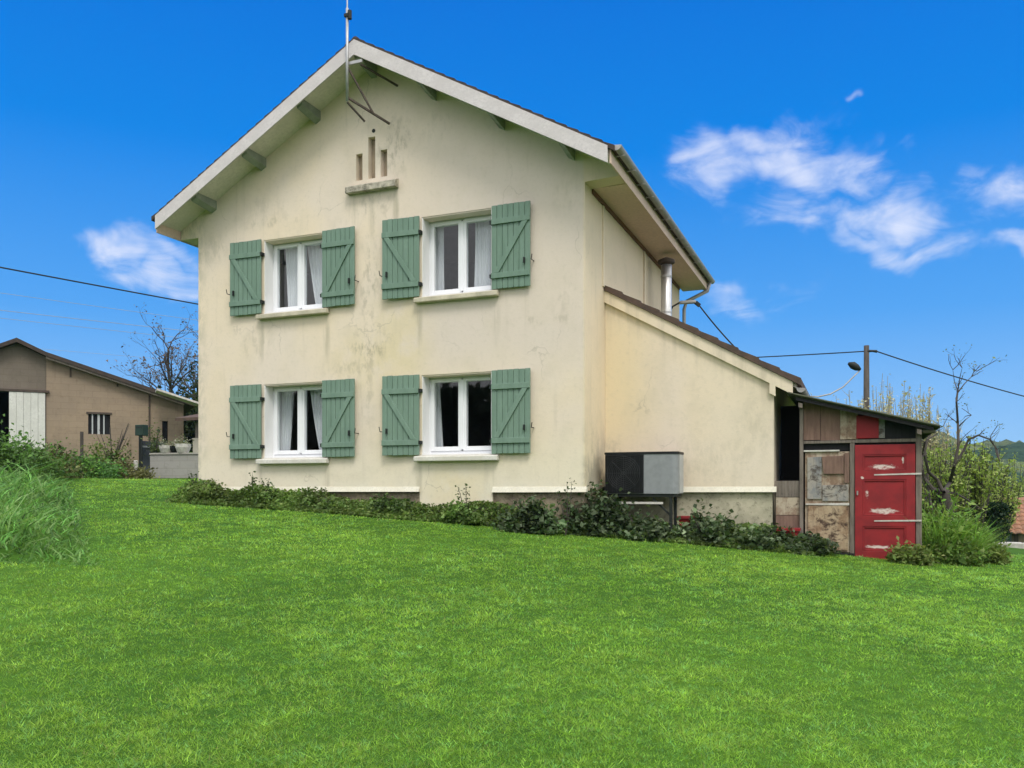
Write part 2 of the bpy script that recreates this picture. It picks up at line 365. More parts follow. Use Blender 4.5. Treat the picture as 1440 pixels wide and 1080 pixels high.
M['dark_wood'] = simple('tarred_boards', (.022, .022, .024), (.012, .012, .013), 4, .8, vec=(9, 9, 1), bump=.4)
M['shed_roof'] = simple('mossy_corrugated_sheet', (.075, .085, .05), (.04, .045, .03), 5, .9)
M['white_wood'] = simple('white_trim_wood', (.66, .64, .60), (.40, .37, .33), 9, .8)
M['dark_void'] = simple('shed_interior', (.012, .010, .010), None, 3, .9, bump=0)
def stone_mat():
    t = NT('rough_plinth'); n = t.noise(3, None, 6, .65); f = t.noise(22, None, 4)
    v = t.n.new('ShaderNodeTexVoronoi'); t.l.new(t.scale(t.pos, (1, 1, 1.6)), v.inputs['Vector']); v.inputs['Scale'].default_value = 4.5
    col = t.mix(t.ramp(n, .35, .65), (.30, .25, .17), (.15, .12, .085)); col = t.mix(t.mul(v.outputs['Color'], .35), col, (.38, .34, .26))
    col = t.mix(t.mul(t.ramp(f, .5, .7), .6), col, (.10, .085, .06)); t.bump(f, .8, .02); return t.done(col, .95, 0, .1)
M['plinth'] = stone_mat()
def plinth_annex():
    t = NT('mossy_cement_plinth'); n = t.noise(2.5, None, 6, .65); f = t.noise(14, None, 5, .7)
    col = t.mix(t.ramp(n, .35, .65), (.52, .48, .36), (.36, .34, .25)); col = t.mix(t.mul(t.ramp(f, .5, .68), .7), col, (.16, .155, .11)); t.bump(f, .5, .01); return t.done(col, .95, 0, .1)
M['annex_plinth'] = plinth_annex()
def glass_mat():
    t = NT('window_glass'); n = t.n; tr = n.new('ShaderNodeBsdfTransparent'); tr.inputs[0].default_value = (.93, .95, .95, 1)
    gl = n.new('ShaderNodeBsdfGlossy'); gl.inputs['Roughness'].default_value = .02; fr = n.new('ShaderNodeFresnel'); fr.inputs[0].default_value = 1.75
    mx = n.new('ShaderNodeMixShader'); bf = n.new('ShaderNodeNewGeometry').outputs['Backfacing']; t.l.new(t.mul(fr.outputs[0], t.math('SUBTRACT', 1., bf)), mx.inputs[0]); t.l.new(tr.outputs[0], mx.inputs[1]); t.l.new(gl.outputs[0], mx.inputs[2])
    t.l.new(mx.outputs[0], t.out.inputs[0]); return t.m
M['glass'] = glass_mat()
def red_door_mat():
    t = NT('peeling_red_paint'); n = t.noise(5, None, 5); f = t.noise(30, t.scale(t.pos, (1, 1, 2)), 5, .7); s = t.noise(17, t.scale(t.pos, (.8, 1, 1.6)), 8, .8)
    col = t.mix(t.ramp(n, .3, .7), (.30, .017, .022), (.21, .013, .018))
    col = t.mix(t.mul(t.ramp(f, .6, .75), .35), col, (.16, .03, .03))
    m = None
    for c, r in (((4.34, 1.1, .36), (.36, 1, .07)), ((4.35, 1.1, -.31), (.36, 1, .085)), ((4.3, 1.1, -.85), (.36, 1, .05)), ((4.62, 1.1, .46), (.03, 1, .10)), ((4.12, 1.1, -.05), (.05, 1, .12)), ((4.05, 1.1, .2), (.05, 1, .04))):
        b = t.blob(c, r); k = t.ramp(t.math('ADD', t.mul(b, .31), s), .68, .82); m = k if m is None else t.math('MAXIMUM', m, k)
    col = t.mix(m, col, (.66, .55, .51)); t.bump(t.math('ADD', f, t.mul(m, -1.)), .4, .004); return t.done(col, .55, 0, .4)
M['red_door'] = red_door_mat()
def patch_mat(name, a, b, c, th=.55):
    t = NT(name); n = t.noise(4, t.scale(t.pos, (1, 1, .8)), 6, .7); f = t.noise(6.5, t.scale(t.pos, (.85, 1, 1.2)), 8, .74, .6)
    col = t.mix(t.ramp(n, .4, .6), a, b); g_ = t.noise(1, t.scale(t.pos, (40, 40, 2.5)), 5, .6); col = t.mix(t.mul(t.ramp(g_, .5, .75), .5), col, c); col = t.mix(t.ramp(f, th, th+.12), col, c); t.bump(f, .6, .006); return t.done(col, .9, 0, .15)
M['flaking'] = patch_mat('flaking_chipboard', (.44, .34, .23), (.25, .16, .10), (.07, .045, .035), .5)
M['pale_wood'] = patch_mat('pale_worn_wood', (.46, .39, .30), (.25, .17, .12), (.12, .085, .065), .56)
M['blue_grey'] = patch_mat('blue_grey_board', (.23, .235, .24), (.36, .33, .29), (.10, .085, .075), .5)
def leaf_mat(name, trans=.35, rough=.55):
    t = NT(name); c = t.attr(); t.done(c, rough, 0, .25)
    tr = t.n.new('ShaderNodeBsdfTranslucent'); t.l.new(t.mix(1., c, (1.25, 1.3, .7), 'MULTIPLY'), tr.inputs[0])
    mx = t.n.new('ShaderNodeMixShader'); mx.inputs[0].default_value = trans
    t.l.new(t.b.outputs[0], mx.inputs[1]); t.l.new(tr.outputs[0], mx.inputs[2]); t.l.new(mx.outputs[0], t.out.inputs[0]); return t.m
M['leaf'] = leaf_mat('leaves'); M['grass'] = leaf_mat('grass_blades', .4, .6)
M['bark'] = simple('grey_bark', (.085, .075, .065), (.05, .044, .04), 6, .9, vec=(3, 3, .6), bump=.4)
M['dark_bark'] = simple('dark_bark', (.095, .082, .070), (.05, .043, .038), 6, .9, vec=(3, 3, .6), bump=.4)
M['pale_stem'] = simple('pale_stems', (.36, .33, .22), (.25, .22, .14), 6, .9)

# ------------------------------------------------------------------ the house
HO = (-3.9, 0, -.9)
house = thing('house', HO, 'two storey cream rendered house with green shutters and a low annex', 'house')
RX = -3.85
def zr(x, top): return top-.558*abs(x-RX)
def off(x0, x1, z0, z1): return rect(x0, x1, z0, z1)
WIN = [(-6.22, 3.27), (-2.91, 3.30), (-6.22, .59), (-2.91, .60)]      # left edge, bottom; each 1.30 x 1.36
holes = [rect(x, x+1.31, z, z+1.37) for x, z in WIN]+[rect(-4.22, -4.09, 5.47, 5.94), rect(-3.97, -3.83, 5.47, 6.20), rect(-3.72, -3.59, 5.47, 5.94)]
gab = [(-7.77, 0), (0, 0), (0, 4.88), (.55, 4.90), (.55, zr(.55, 7.46)), (RX, 7.46), (-8.2, zr(-8.2, 7.46)), (-8.2, 4.86), (-7.77, 4.86)]
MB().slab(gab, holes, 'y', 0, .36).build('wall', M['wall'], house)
MB().slab([(-7.77, 0), (0, 0), (0, 4.88), (RX, 7.4), (-7.77, 4.86)], [], 'y', 7.4, 7.68).build('wall', M['wall'], house)
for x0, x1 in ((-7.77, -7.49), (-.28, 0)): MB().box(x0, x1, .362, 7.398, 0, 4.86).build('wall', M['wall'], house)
MB().box(-7.489, -.281, .363, 7.39, 2.55, 2.75).box(-7.489, -.281, .363, 7.39, 4.87, 5.0).box(-7.489, -.281, .363, 7.39, -.05, .1).box(-7.488, -.282, 3.6, 3.7, .101, 2.549).box(-7.488, -.282, 3.6, 3.7, 2.751, 4.869).box(-4.2, -4.1, .364, 3.599, .101, 2.549).box(-4.2, -4.1, .364, 3.599, 2.751, 4.869).build('room_shell', M['inside'], house)
MB().box(-4.215, -4.095, .11, .2, 5.472, 5.938).box(-3.965, -3.835, .11, .2, 5.472, 6.198).box(-3.715, -3.595, .11, .2, 5.472, 5.938).build('vent_back', simple('shaded_vent_back', (.42, .34, .25), (.24, .19, .14), 5, .9), house)  # back plate coloured darker to stand for the shade inside the vents
MB().tube([(-3.86, .002, 6.30), (-3.86, -.006, 6.30)], .035, 10).build('wall_hole', M['iron'], house)
# plinth, drip edge and the render apron that reaches the ground
MB().box(-7.74, -2.95, .03, .3, -1.4, -.002).box(-1.59, -.03, .03, .3, -1.4, -.002).box(-.3, -.03, .301, 7.6, -1.4, -.002).build('plinth', M['plinth'], house)
MB().box(-2.949, -1.591, 0, .3, -1.4, 0).build('render_apron', M['wall'], house)
def bell(xs, y, nm, mat):
    b = MB()
    for x0, x1 in xs: b.hexa([(x0, y-.045, -.03), (x1, y-.045, -.022), (x1, y+.05, -.022), (x0, y+.05, -.022), (x0, y-.003, .065), (x1, y-.003, .065), (x1, y+.05, .065), (x0, y+.05, .065)])
    b.build(nm, mat, house)
M['drip'] = simple('pale_drip_edge', (.74, .71, .60), (.66, .62, .50), 4, .9)
bell([(-7.78, -2.95), (-1.59, .03)], 0, 'drip_edge', M['drip'])
for x0, x1 in ((-4.26, -4.05), (-4.02, -3.79), (-3.76, -3.56)): pass
led = MB().hexa([(-4.37, -.13, 5.23), (-3.36, -.13, 5.23), (-3.36, .0, 5.23), (-4.37, .0, 5.23), (-4.37, -.13, 5.34), (-3.36, -.13, 5.34), (-3.36, .0, 5.40), (-4.37, .0, 5.40)])
led.build('vent_ledge', simple('mossy_ledge', (.60, .55, .45), (.07, .065, .05), 9, .9), house, .008)

# windows
def folds(x0t, x1t, x0b, x1b, z0, z1, y, n=26, m=14):
    b = MB(); vs = []; ph = random.uniform(0, 6)
    for j in range(m+1):
        t = j/m
        for i in range(n+1):
            s = i/n; e = t**.8; xx = (x0b+(x1b-x0b)*s)*(1-e)+(x0t+(x1t-x0t)*s)*e
            vs.append((xx, y+.035*math.sin(s*9*(1.5+abs(x1b-x0b))*2.2+ph+.5*t)+.012*math.sin(s*31+t*2), z0+(z1-z0)*t))
    b.add(vs, [(j*(n+1)+i, j*(n+1)+i+1, (j+1)*(n+1)+i+1, (j+1)*(n+1)+i) for j in range(m) for i in range(n)]); return b
def window(x, z, sillm, names):
    X0, X1, Z0, Z1 = x, x+1.31, z, z+1.37
    w = MB(); a, b2 = .25, .33
    w.box(X0, X0+.055, a, b2, Z0, Z1).box(X1-.055, X1, a, b2, Z0, Z1).box(X0+.055, X1-.055, a, b2, Z0, Z0+.075).box(X0+.055, X1-.055, a, b2, Z1-.045, Z1)
    root = w.build('window', M['white'], house, .006)
    mid = (X0+X1)/2
    for s0, s1 in ((X0+.055, mid-.012), (mid+.012, X1-.055)):
        c = MB(); y0, y1 = a-.022, b2-.01; l0, l1 = s0+.002, s1-.002; bt, tp = Z0+.077, Z1-.047
        c.box(l0, l0+.062, y0, y1, bt, tp).box(l1-.062, l1, y0, y1, bt, tp).box(l0+.062, l1-.062, y0, y1, bt, bt+.075).box(l0+.062, l1-.062, y0, y1, tp-.062, tp)
        c.build('casement', M['white'], root, .007)
        MB().box(l0+.06, l1-.06, .275, .282, bt+.07, tp-.06).build('pane', M['glass'], root)
    MB().box(mid-.035, mid+.035, a-.036, a-.0225, Z0+.1, Z1-.08).build('mullion_cover', M['white'], root, .006)
    r = MB(); e = .004
    r.box(X0+.001, X0+.02, .012, a, Z0+.02, Z1-.001).box(X1-.02, X1-.001, .012, a, Z0+.02, Z1-.001).box(X0+.001, X1-.001, .0, a, Z0+.001, Z0+.02)
    r.build('reveal', M['reveal'], root)
    MB().box(X0+.021, X1-.021, .012, a, Z1-.022, Z1-.001).build('lintel', M['wall'], root)
    for q in (0, 1):
        xx = X0-.07 if q == 0 else X1+.0
    MB().hexa([(X0-.10, -.12, Z0-.105), (X1+.135, -.12, Z0-.105), (X1+.135, -.002, Z0-.105), (X0-.10, -.002, Z0-.105), (X0-.10, -.12, Z0-.025), (X1+.135, -.12, Z0-.025), (X1+.135, -.002, Z0+.0), (X0-.10, -.002, Z0+.0)]).build('sill', sillm, root, .012)
    return root
for i, (x, z) in enumerate(WIN): window(x, z, M['sill_old'] if i < 2 else M['sill'], None)
CUR = [  # window index, pane, x fractions (top left, top right, bottom left, bottom right), label
 (0, 0, .30, 1.0, .42, 1.0, 'grey sheer curtain behind the left pane of the upper left window'),
 (0, 1, .02, 1.0, .48, 1.0, 'sheer curtain sweeping to the right in the right pane of the upper left window'),
 (1, 0, .06, .38, .10, .42, 'narrow pale curtain hanging in the left pane of the upper right window'),
 (1, 1, .36, 1.0, .30, 1.0, 'pale curtain over half the right pane of the upper right window'),
 (2, 0, .0, .64, .0, .50, 'grey curtain drawn half across the left pane of the lower left window'),
 (2, 1, .16, 1.0, .66, 1.0, 'tied back curtain in the right pane of the lower left window'),
 (3, 0, .0, .17, .0, .34, 'thin grey curtain edge in the left pane of the lower right window')]
for wi, pn, a, b, c, d, lab in CUR:
    x, z = WIN[wi]; l0, l1 = (x+.11, x+.60) if pn == 0 else (x+.72, x+1.2)
    f = lambda s: l0+(l1-l0)*s - .09
    o = folds(f(a), f(b), f(c), f(d), z+.12, z+1.36, .43).build('curtain', M['curtain'], None, 0, True, org=((l0+l1)/2, .43, z+.12))
    tag(o, lab, 'curtain', 'curtains behind the windows')

# shutters: vertical boards, two ledges and a slanting brace
def shutter(x0, x1, z0, z1, hinge_left, mat, tilt):
    y0, y1 = -.075, -.045; n = 7; w = (x1-x0)/n; b = MB(); piv = x0 if hinge_left else x1
    def T(p):   # stands slightly off the wall at its free edge
        return (p[0], p[1]-tilt*abs(p[0]-piv), p[2])
    for k in range(n):
        j = random.uniform(-.004, .004); b.box(x0+k*w+.005, x0+(k+1)*w-.005, y0, y1, z0+j, z1+j)
    b.box(x0+.006, x1-.006, y0+.012, y1-.002, z0+.02, z1-.02); b.v = [T(p) for p in b.v]
    root = b.build('shutter', mat, house, .004)
    h = z1-z0; za, zb = z0+h*.155, z0+h*.80
    for zz in (za, zb):
        c = MB().box(x0+.006, x1-.006, y0-.028, y0-.001, zz-.045, zz+.045); c.v = [T(p) for p in c.v]; c.build('ledge', mat, root, .005)
    # brace runs from the lower ledge at the hinge side to the upper ledge at the free side
    xa, xb = (x0+.09, x1-.09) if hinge_left else (x1-.09, x0+.09)
    c = MB(); dx = .05 if xb > xa else -.05
    c.hexa([(xa-abs(dx), y0-.026, za+.046), (xa+abs(dx), y0-.026, za+.046), (xa+abs(dx), y0-.001, za+.046), (xa-abs(dx), y0-.001, za+.046),
            (xb-abs(dx), y0-.026, zb-.046), (xb+abs(dx), y0-.026, zb-.046), (xb+abs(dx), y0-.001, zb-.046), (xb-abs(dx), y0-.001, zb-.046)])
    c.v = [T(p) for p in c.v]; c.build('brace', mat, root, .005)
    for zz in (za, zb):
        hx = x0 if hinge_left else x1; s = 1 if hinge_left else -1
        MB().box(min(hx-s*.03, hx+s*.05), max(hx-s*.03, hx+s*.05), y0-.012, -.002, zz-.03, zz+.03).build('hinge', M['iron'], root)
    fx = (x1 if hinge_left else x0); s = 1 if hinge_left else -1
    c = MB().box(fx-s*.10-.012, fx-s*.10+.012, y0-.04, y0-.002, z0+h*.27, z0+h*.27+.09); c.v = [T(p) for p in c.v]; c.build('latch', M['iron'], root)
    MB().tube([(fx+s*.03, -.001, z0+h*.30), (fx+s*.03, y0-.05, z0+h*.30), (fx+s*.045, y0-.055, z0+h*.36)], .008, 6).build('holdback', M['iron'], root)
for i, (x, z) in enumerate(WIN):
    m = M['green'] if i < 2 else M['green2']
    shutter(x-.72, x-.012, z+.005, z+1.375, False, m, .05 if i % 2 else .02); shutter(x+1.33, x+2.02, z+.005, z+1.375, True, m, .02)

# roof: deck, tiles, barge boards, purlins, boxed eaves
Y0, Y1 = -.62, 8.3
for s in (-1, 1):
    xe = RX+s*(4.40 if s > 0 else 4.36)
    MB().slab([(RX, 7.46), (xe, zr(xe, 7.46)), (xe, zr(xe, 7.55)), (RX, 7.55)], [], 'y', Y0+.03, Y1-.03).build('roof_deck', M['soffit'], house)
    rows, cols = 24, 150; L = abs(xe-RX)+.10; vs = []
    for i in range(rows*2+1):
        r = (i//2+(i % 2)*.999)/rows if i < rows*2 else 1
        for k in range(cols+1):
            yy = Y0-.02+(Y1-Y0+.04)*k/cols; xx = RX+s*L*r
            vs.append((xx, yy, zr(xx, 7.60)+.035*abs(math.sin(math.pi*yy/.24))+(.022 if i % 2 else 0)-.015))
    n = len(vs); q = cols+1
    vs += [(v[0], v[1], zr(v[0], 7.556)) for v in vs]
    fs = [(i*q+k, i*q+k+1, (i+1)*q+k+1, (i+1)*q+k) for i in range(rows*2) for k in range(cols)]
    fs += [(n+i*q+k, n+(i+1)*q+k, n+(i+1)*q+k+1, n+i*q+k+1) for i in range(rows*2) for k in range(cols)]
    for i in range(rows*2): fs += [(i*q, (i+1)*q, n+(i+1)*q, n+i*q), (i*q+cols, n+i*q+cols, n+(i+1)*q+cols, (i+1)*q+cols)]
    fs += [(rows*2*q+k, rows*2*q+k+1, n+rows*2*q+k+1, n+rows*2*q+k) for k in range(cols)]
    MB().add(vs, fs).build('roof_tiles', M['tile'], house)
    for yy0, yy1 in ((Y0-.03, Y0), (Y1, Y1+.03)):
        MB().slab([(RX, 7.33), (xe, zr(xe, 7.33)), (xe, zr(xe, 7.585)), (RX, 7.585)], [], 'y', yy0, yy1).build('barge_board', M['barge'], house)
MB().tube([(RX, Y0, 7.575), (RX, Y1, 7.575)], .075, 10).build('ridge_tiles', M['tile'], house, smooth=True)
for x in (-7.38, -6.22, -5.02, RX, -2.68, -1.42, -.22):
    t = zr(x, 7.455)-.002; dz = .165; 
    if x == RX: t = 7.42; dz = .2
    c = MB(); hw = .055
    sl = -.558*(1 if x > RX else -1)*hw if x != RX else 0
    c.hexa([(x-hw, -.54, t-.10-sl), (x+hw, -.54, t-.10+sl), (x+hw, .02, t-dz+sl), (x-hw, .02, t-dz-sl), (x-hw, -.59, t-sl), (x+hw, -.59, t+sl), (x+hw, .02, t+sl), (x-hw, .02, t-sl)])
    c.build('purlin', M['purlin'], house, .004)
MB().box(.003, .56, .365, Y1-.2, 4.885, 4.905).build('soffit', M['eave_soffit'], house)
MB().box(-8.2, -7.773, .365, Y1-.2, 4.855, 4.875).build('soffit', M['eave_soffit'], house)
MB().box(.003, .03, .365, 7.6, 4.81, 4.883).build('wall_trim', M['eave_trim'], house)
MB().box(.565, .59, -.59, Y1-.03, 4.88, 5.12).build('fascia', M['eave_soffit'], house)
MB().box(-8.24, -8.215, -.59, Y1-.03, 4.85, 5.10).build('fascia', M['eave_soffit'], house)
def gutter(x, z, y0, y1, r, nm='gutter', axis='y'):
    n = 9; vs = []; prof = [(math.cos(math.pi+math.pi*k/n)*r, math.sin(math.pi+math.pi*k/n)*r) for k in range(n+1)]
    prof = [(r+.012, .012)][::-1]+prof[::-1]; prof = [(-p[0], p[1]) for p in prof]
    k = len(prof); b = MB()
    for yy in (y0, y1): vs += [(x+p[0], yy, z+p[1]) for p in prof]
    b.add(vs, [(i, i+1, k+i+1, k+i) for i in range(k-1)]+[tuple(range(k)), tuple(range(k, 2*k))])
    o = b.build(nm, M['zinc'], house); m = o.modifiers.new('solid', 'SOLIDIFY'); m.thickness = .006; return o
g = gutter(.675, 5.13, Y0+.02, Y1+.02, .075)
for k in range(14): yy = -.4+k*.65; MB().box(.59, .75, yy, yy+.025, 5.04, 5.052).build('gutter_hook', M['zinc'], g)
MB().tube([(.66, 8.1, 5.06), (.60, 8.1, 4.85), (.12, 7.95, 4.6), (.07, 7.9, 4.4), (.07, 7.9, -.9)], .045, 10).build('downpipe', M['zinc'], house, smooth=True)
MB().box(.0, .035, 3.93, 3.99, 3.0, 4.8).build('cable_cover', M['annex_wall'], house)
MB().box(-.01, .022, .98, 1.06, 3.45, 4.88).build('render_joint', M['annex_wall'], house)

# annex under the lean-to roof
AY, AY1 = 1.15, 7.2
def za(x, t=3.44): return t-.556*x
MB().slab([(.003, 0), (2.76, 0), (2.76, za(2.76, 3.38)), (.003, 3.38)], [], 'y', AY, AY+.25).slab([(.003, 0), (2.76, 0), (2.76, za(2.76, 3.38)), (.003, 3.38)], [], 'y', AY1-.25, AY1).box(2.52, 2.76, AY+.25, AY1-.25, 0, za(2.76, 3.38)).build('annex_wall', M['annex_wall'], house)
MB().box(.003, 2.735, AY+.025, AY1, -1.6, -.002).build('annex_plinth', M['annex_plinth'], house)
bell([(.0, 2.80)], AY, 'drip_edge', M['drip'])
MB().slab([(.003, 3.40), (3.05, za(3.05, 3.40)), (3.05, za(3.05, 3.20)), (2.79, za(2.79, 3.20)), (2.79, za(2.79, 3.04)), (2.70, za(2.70, 3.04)), (2.70, za(2.70, 3.20)), (.003, 3.20)], [], 'y', AY-.06, AY-.002).build('annex_verge', M['annex_wall'], house)
MB().slab([(.003, 3.40), (3.10, za(3.10, 3.40)), (3.10, za(3.10, 3.33)), (.003, 3.33)], [], 'y', AY+.0, AY1+.05).build('annex_roof_deck', M['soffit'], house)
vs = []; rows, cols = 10, 108; q = cols+1
for i in range(rows*2+1):
    r = (i//2+(i % 2)*.999)/rows
    for k in range(cols+1):
        yy = AY-.09+(AY1-AY+.2)*k/cols; xx = .004+3.17*r
        vs.append((xx, yy, za(xx, 3.46)+.03*abs(math.sin(math.pi*yy/.24))+(.03 if i % 2 else 0)))
n = len(vs); vs += [(v[0], v[1], za(v[0], 3.405)) for v in vs]
fs = [(i*q+k, i*q+k+1, (i+1)*q+k+1, (i+1)*q+k) for i in range(rows*2) for k in range(cols)]+[(n+i*q+k, n+(i+1)*q+k, n+(i+1)*q+k+1, n+i*q+k+1) for i in range(rows*2) for k in range(cols)]
for i in range(rows*2): fs += [(i*q, (i+1)*q, n+(i+1)*q, n+i*q), (i*q+cols, n+i*q+cols, n+(i+1)*q+cols, (i+1)*q+cols)]
fs += [(rows*2*q+k, rows*2*q+k+1, n+rows*2*q+k+1, n+rows*2*q+k) for k in range(cols)]
MB().add(vs, fs).build('annex_roof_tiles', M['tile2'], house)
gutter(3.17, za(3.17, 3.36), AY-.05, AY1, .065)
fl = MB().tube([(.35, 4.49, 3.1), (.35, 4.49, 3.60), (.35, 4.49, 4.62)], [.125, .11, .11], 20).build('flue', M['stainless'], house, smooth=True)
for zz in (3.62, 4.36): MB().tube([(.35, 4.49, zz), (.35, 4.49, zz+.04)], .116, 20).build('flue_band', M['steel'], fl)
MB().tube([(.35, 4.49, 4.62), (.35, 4.49, 4.66), (.35, 4.49, 4.72), (.35, 4.49, 4.78)], [.10, .17, .17, .03], 18).build('flue_cap', M['rusty'], fl)
def onY(px, py, y):
    u = (px-720)/1189; v = (686-py)/1189; r = FW+u*RT; t = (y-CAM.y)/r[1]
    return Vector((CAM.x+r[0]*t, y, CAM.z+v*t))
# ------------------------------------------------------------------ ground
g1 = NT('lawn_and_land'); n1 = g1.noise(.35, None, 5); n2 = g1.noise(9, None, 6, .7); n3 = g1.noise(.02, None, 4)
dist = g1.n.new('ShaderNodeVectorMath'); dist.operation = 'LENGTH'; g1.l.new(g1.pos, dist.inputs[0])
lc = g1.mix(g1.ramp(n1, .35, .65), (.040, .105, .012), (.065, .150, .016)); lc = g1.mix(g1.mul(g1.ramp(n2, .45, .7), .6), lc, (.028, .075, .010))
fc = g1.mix(g1.ramp(n3, .38, .62, False), (.07, .13, .03), (.30, .26, .15)); lc = g1.mix(g1.ramp(dist.outputs['Value'], 40, 90), lc, fc)
g1.bump(n2, .6, .03); g1.done(lc, .95, 0, .1)
N = 300; s = np.sinh(np.linspace(-1, 1, N)*math.asinh(1500/7))*7
gx, gy = np.meshgrid(s+0., s-1.); z = ground(gx, gy); idx = np.arange(N*N).reshape(N, N)
gf = np.stack([idx[:-1, :-1], idx[:-1, 1:], idx[1:, 1:], idx[1:, :-1]], -1).reshape(-1, 4)
tag(mesh_np('ground', np.stack([gx, gy, z], -1).reshape(-1, 3), gf, None, g1.m, smooth=True), kind='structure')
# hills on the skyline beyond the house's right side
hm = NT('wooded_hills'); h1 = hm.noise(.02, None, 4); h2 = hm.noise(.16, None, 6, .7)
hc = hm.mix(hm.ramp(h1, .48, .56), (.040, .075, .030), (.16, .19, .07)); hc = hm.mix(hm.mul(hm.ramp(h2, .4, .65), .75), hc, (.016, .034, .016)); hm.bump(h2, 1, 4); hm.done(hc, .95, 0, .05)
na, nr = 260, 46; A = np.linspace(R(-12), R(72), na); D = np.linspace(300, 1100, nr); aa, dd = np.meshgrid(A, D)
hx = CAM.x+np.sin(aa)*dd; hy = CAM.y+np.cos(aa)*dd
ridge = 33+6*np.sin(aa*17+1.2)+4*np.sin(aa*41)+2*np.sin(aa*97+.5); prof = ss((dd-330)/260)*ss((1100-dd)/350)
hz = -8+(ridge+8)*prof*(520/560)+(vnoise(hx, hy, .12, 3)-.5)*7*prof+(vnoise(hx, hy, .4, 4)-.5)*4*prof
hi = np.arange(na*nr).reshape(nr, na); hf = np.stack([hi[:-1, :-1], hi[:-1, 1:], hi[1:, 1:], hi[1:, :-1]], -1).reshape(-1, 4)
tag(mesh_np('hills', np.stack([hx, hy, hz], -1).reshape(-1, 3), hf, None, hm.m, smooth=True), kind='structure')

# ------------------------------------------------------------------ mast on the gable
mp = Vector((-3.92, -.74, 6.52))
mast = thing('aerial_mast', mp, 'thin galvanised aerial mast bracketed to the gable peak', 'aerial mast')
MB().tube([mp, mp+Vector((0, 0, 1.55))], .024, 8).build('pole', M['steel'], mast, smooth=True)
MB().tube([mp+Vector((0, 0, 1.35)), mp+Vector((.0, 0, 3.0))], .012, 6).build('rod', M['steel'], mast)
MB().box(mp.x-.04, mp.x+.04, mp.y-.04, mp.y+.04, 7.92, 7.97).tube([(mp.x+.05, mp.y, 7.88), (mp.x+.05, mp.y, 8.02)], .035, 8).build('clamp', M['iron'], mast)
MB().beam((mp.x, mp.y, 6.58), (-3.42, -.20, 6.27), .032, .032).beam((mp.x, mp.y, 7.10), (-3.60, -.44, 6.38), .028, .028).beam((mp.x, mp.y, 6.5), (-3.78, -.42, 6.28), .026, .026).beam((mp.x+.2, mp.y+.1, 7.14), (-3.38, -.001, 7.0), .028, .028).build('bracket', M['rusty'], mast)
MB().box(mp.x-.05, mp.x+.26, mp.y+.03, mp.y+.06, 7.14, 7.19).build('cross_plate', M['steel'], mast)

# ------------------------------------------------------------------ heat pump
PX0, PX1, PY0, PY1, PZ0, PZ1 = .17, 1.36, .54, 1.0, -.05, .61
hp = thing('heat_pump', (.76, .77, -.06), 'grey heat pump with black front grille standing on steel legs by the annex', 'heat pump')
r = .10
foot = [(PX0, PY1), (PX0, PY0+.03), (PX0+.03, PY0)]+[(PX1-r+r*math.sin(a), PY0+r-r*math.cos(a)) for a in np.linspace(0, math.pi/2, 7)]+[(PX1, PY1)]
MB().slab(foot, [], 'z', PZ0, PZ1-.025).build('casing', M['pump_grey'], hp, .006)
MB().slab([(x+(.012 if x > .8 else -.012), y-(.012 if y < .8 else 0)) for x, y in foot], [], 'z', PZ1-.024, PZ1+.012).build('lid', M['black'], hp, .008)
b = MB().box(PX0+.012, .815, PY0-.014, PY0-.001, PZ0+.01, PZ1-.03); 
for k in range(15): zz = PZ0+.035+k*.041; b.box(PX0+.03, .80, PY0-.024, PY0-.0141, zz, zz+.014)
for k in range(8): xx = PX0+.05+k*.075; b.box(xx, xx+.008, PY0-.030, PY0-.0245, PZ0+.02, PZ1-.045)
gr = b.build('grille', M['black'], hp)
b = MB()
for k in range(9): b.tube([(.49+(.03+.03*k)*math.cos(a), PY0-.034, .28+(.03+.03*k)*math.sin(a)) for a in np.linspace(0, 2*math.pi, 33)], .0032, 4, cap=False)
for k in range(8): a = k*math.pi/4; b.tube([(.49, PY0-.034, .28), (.49+.28*math.cos(a), PY0-.034, .28+.28*math.sin(a))], .0032, 4)
b.build('fan_guard', simple('dull_black_wire', (.045, .048, .052), None, 9, .5, bump=0), gr)
MB().box(PX1+.001, PX1+.006, PY0+.12, PY1-.01, PZ0+.012, PZ1-.03).build('side_panel', M['pump_light'], hp)
MB().tube([(PX0+.02, PY1-.1, .05), (-.06, PY1+.02, .02), (-.06, 1.2, .0)], .03, 8).build('refrigerant_pipe', M['black'], hp)
st = thing('pump_stand', (.8, .75, -.75), 'dark steel frame on legs carrying the grey heat pump', 'stand')
MB().box(.22, 1.34, .56, .60, -.10, -.052).box(.22, 1.34, .94, .98, -.10, -.052).box(.22, .26, .60, .94, -.10, -.052).box(1.30, 1.34, .60, .94, -.10, -.052).build('frame', M['iron'], st)
for x in (.30, 1.22):
    for y in (.59, .95): MB().box(x, x+.045, y-.02, y+.02, -.95, -.101).build('leg', M['iron'], st)
MB().box(.34, 1.12, .555, .58, -.215, -.18).build('cross_bar', M['white_wood'], st)
MB().beam((1.24, .60, -.4), (.95, .60, -.12), .03, .03).build('strut', M['iron'], st)
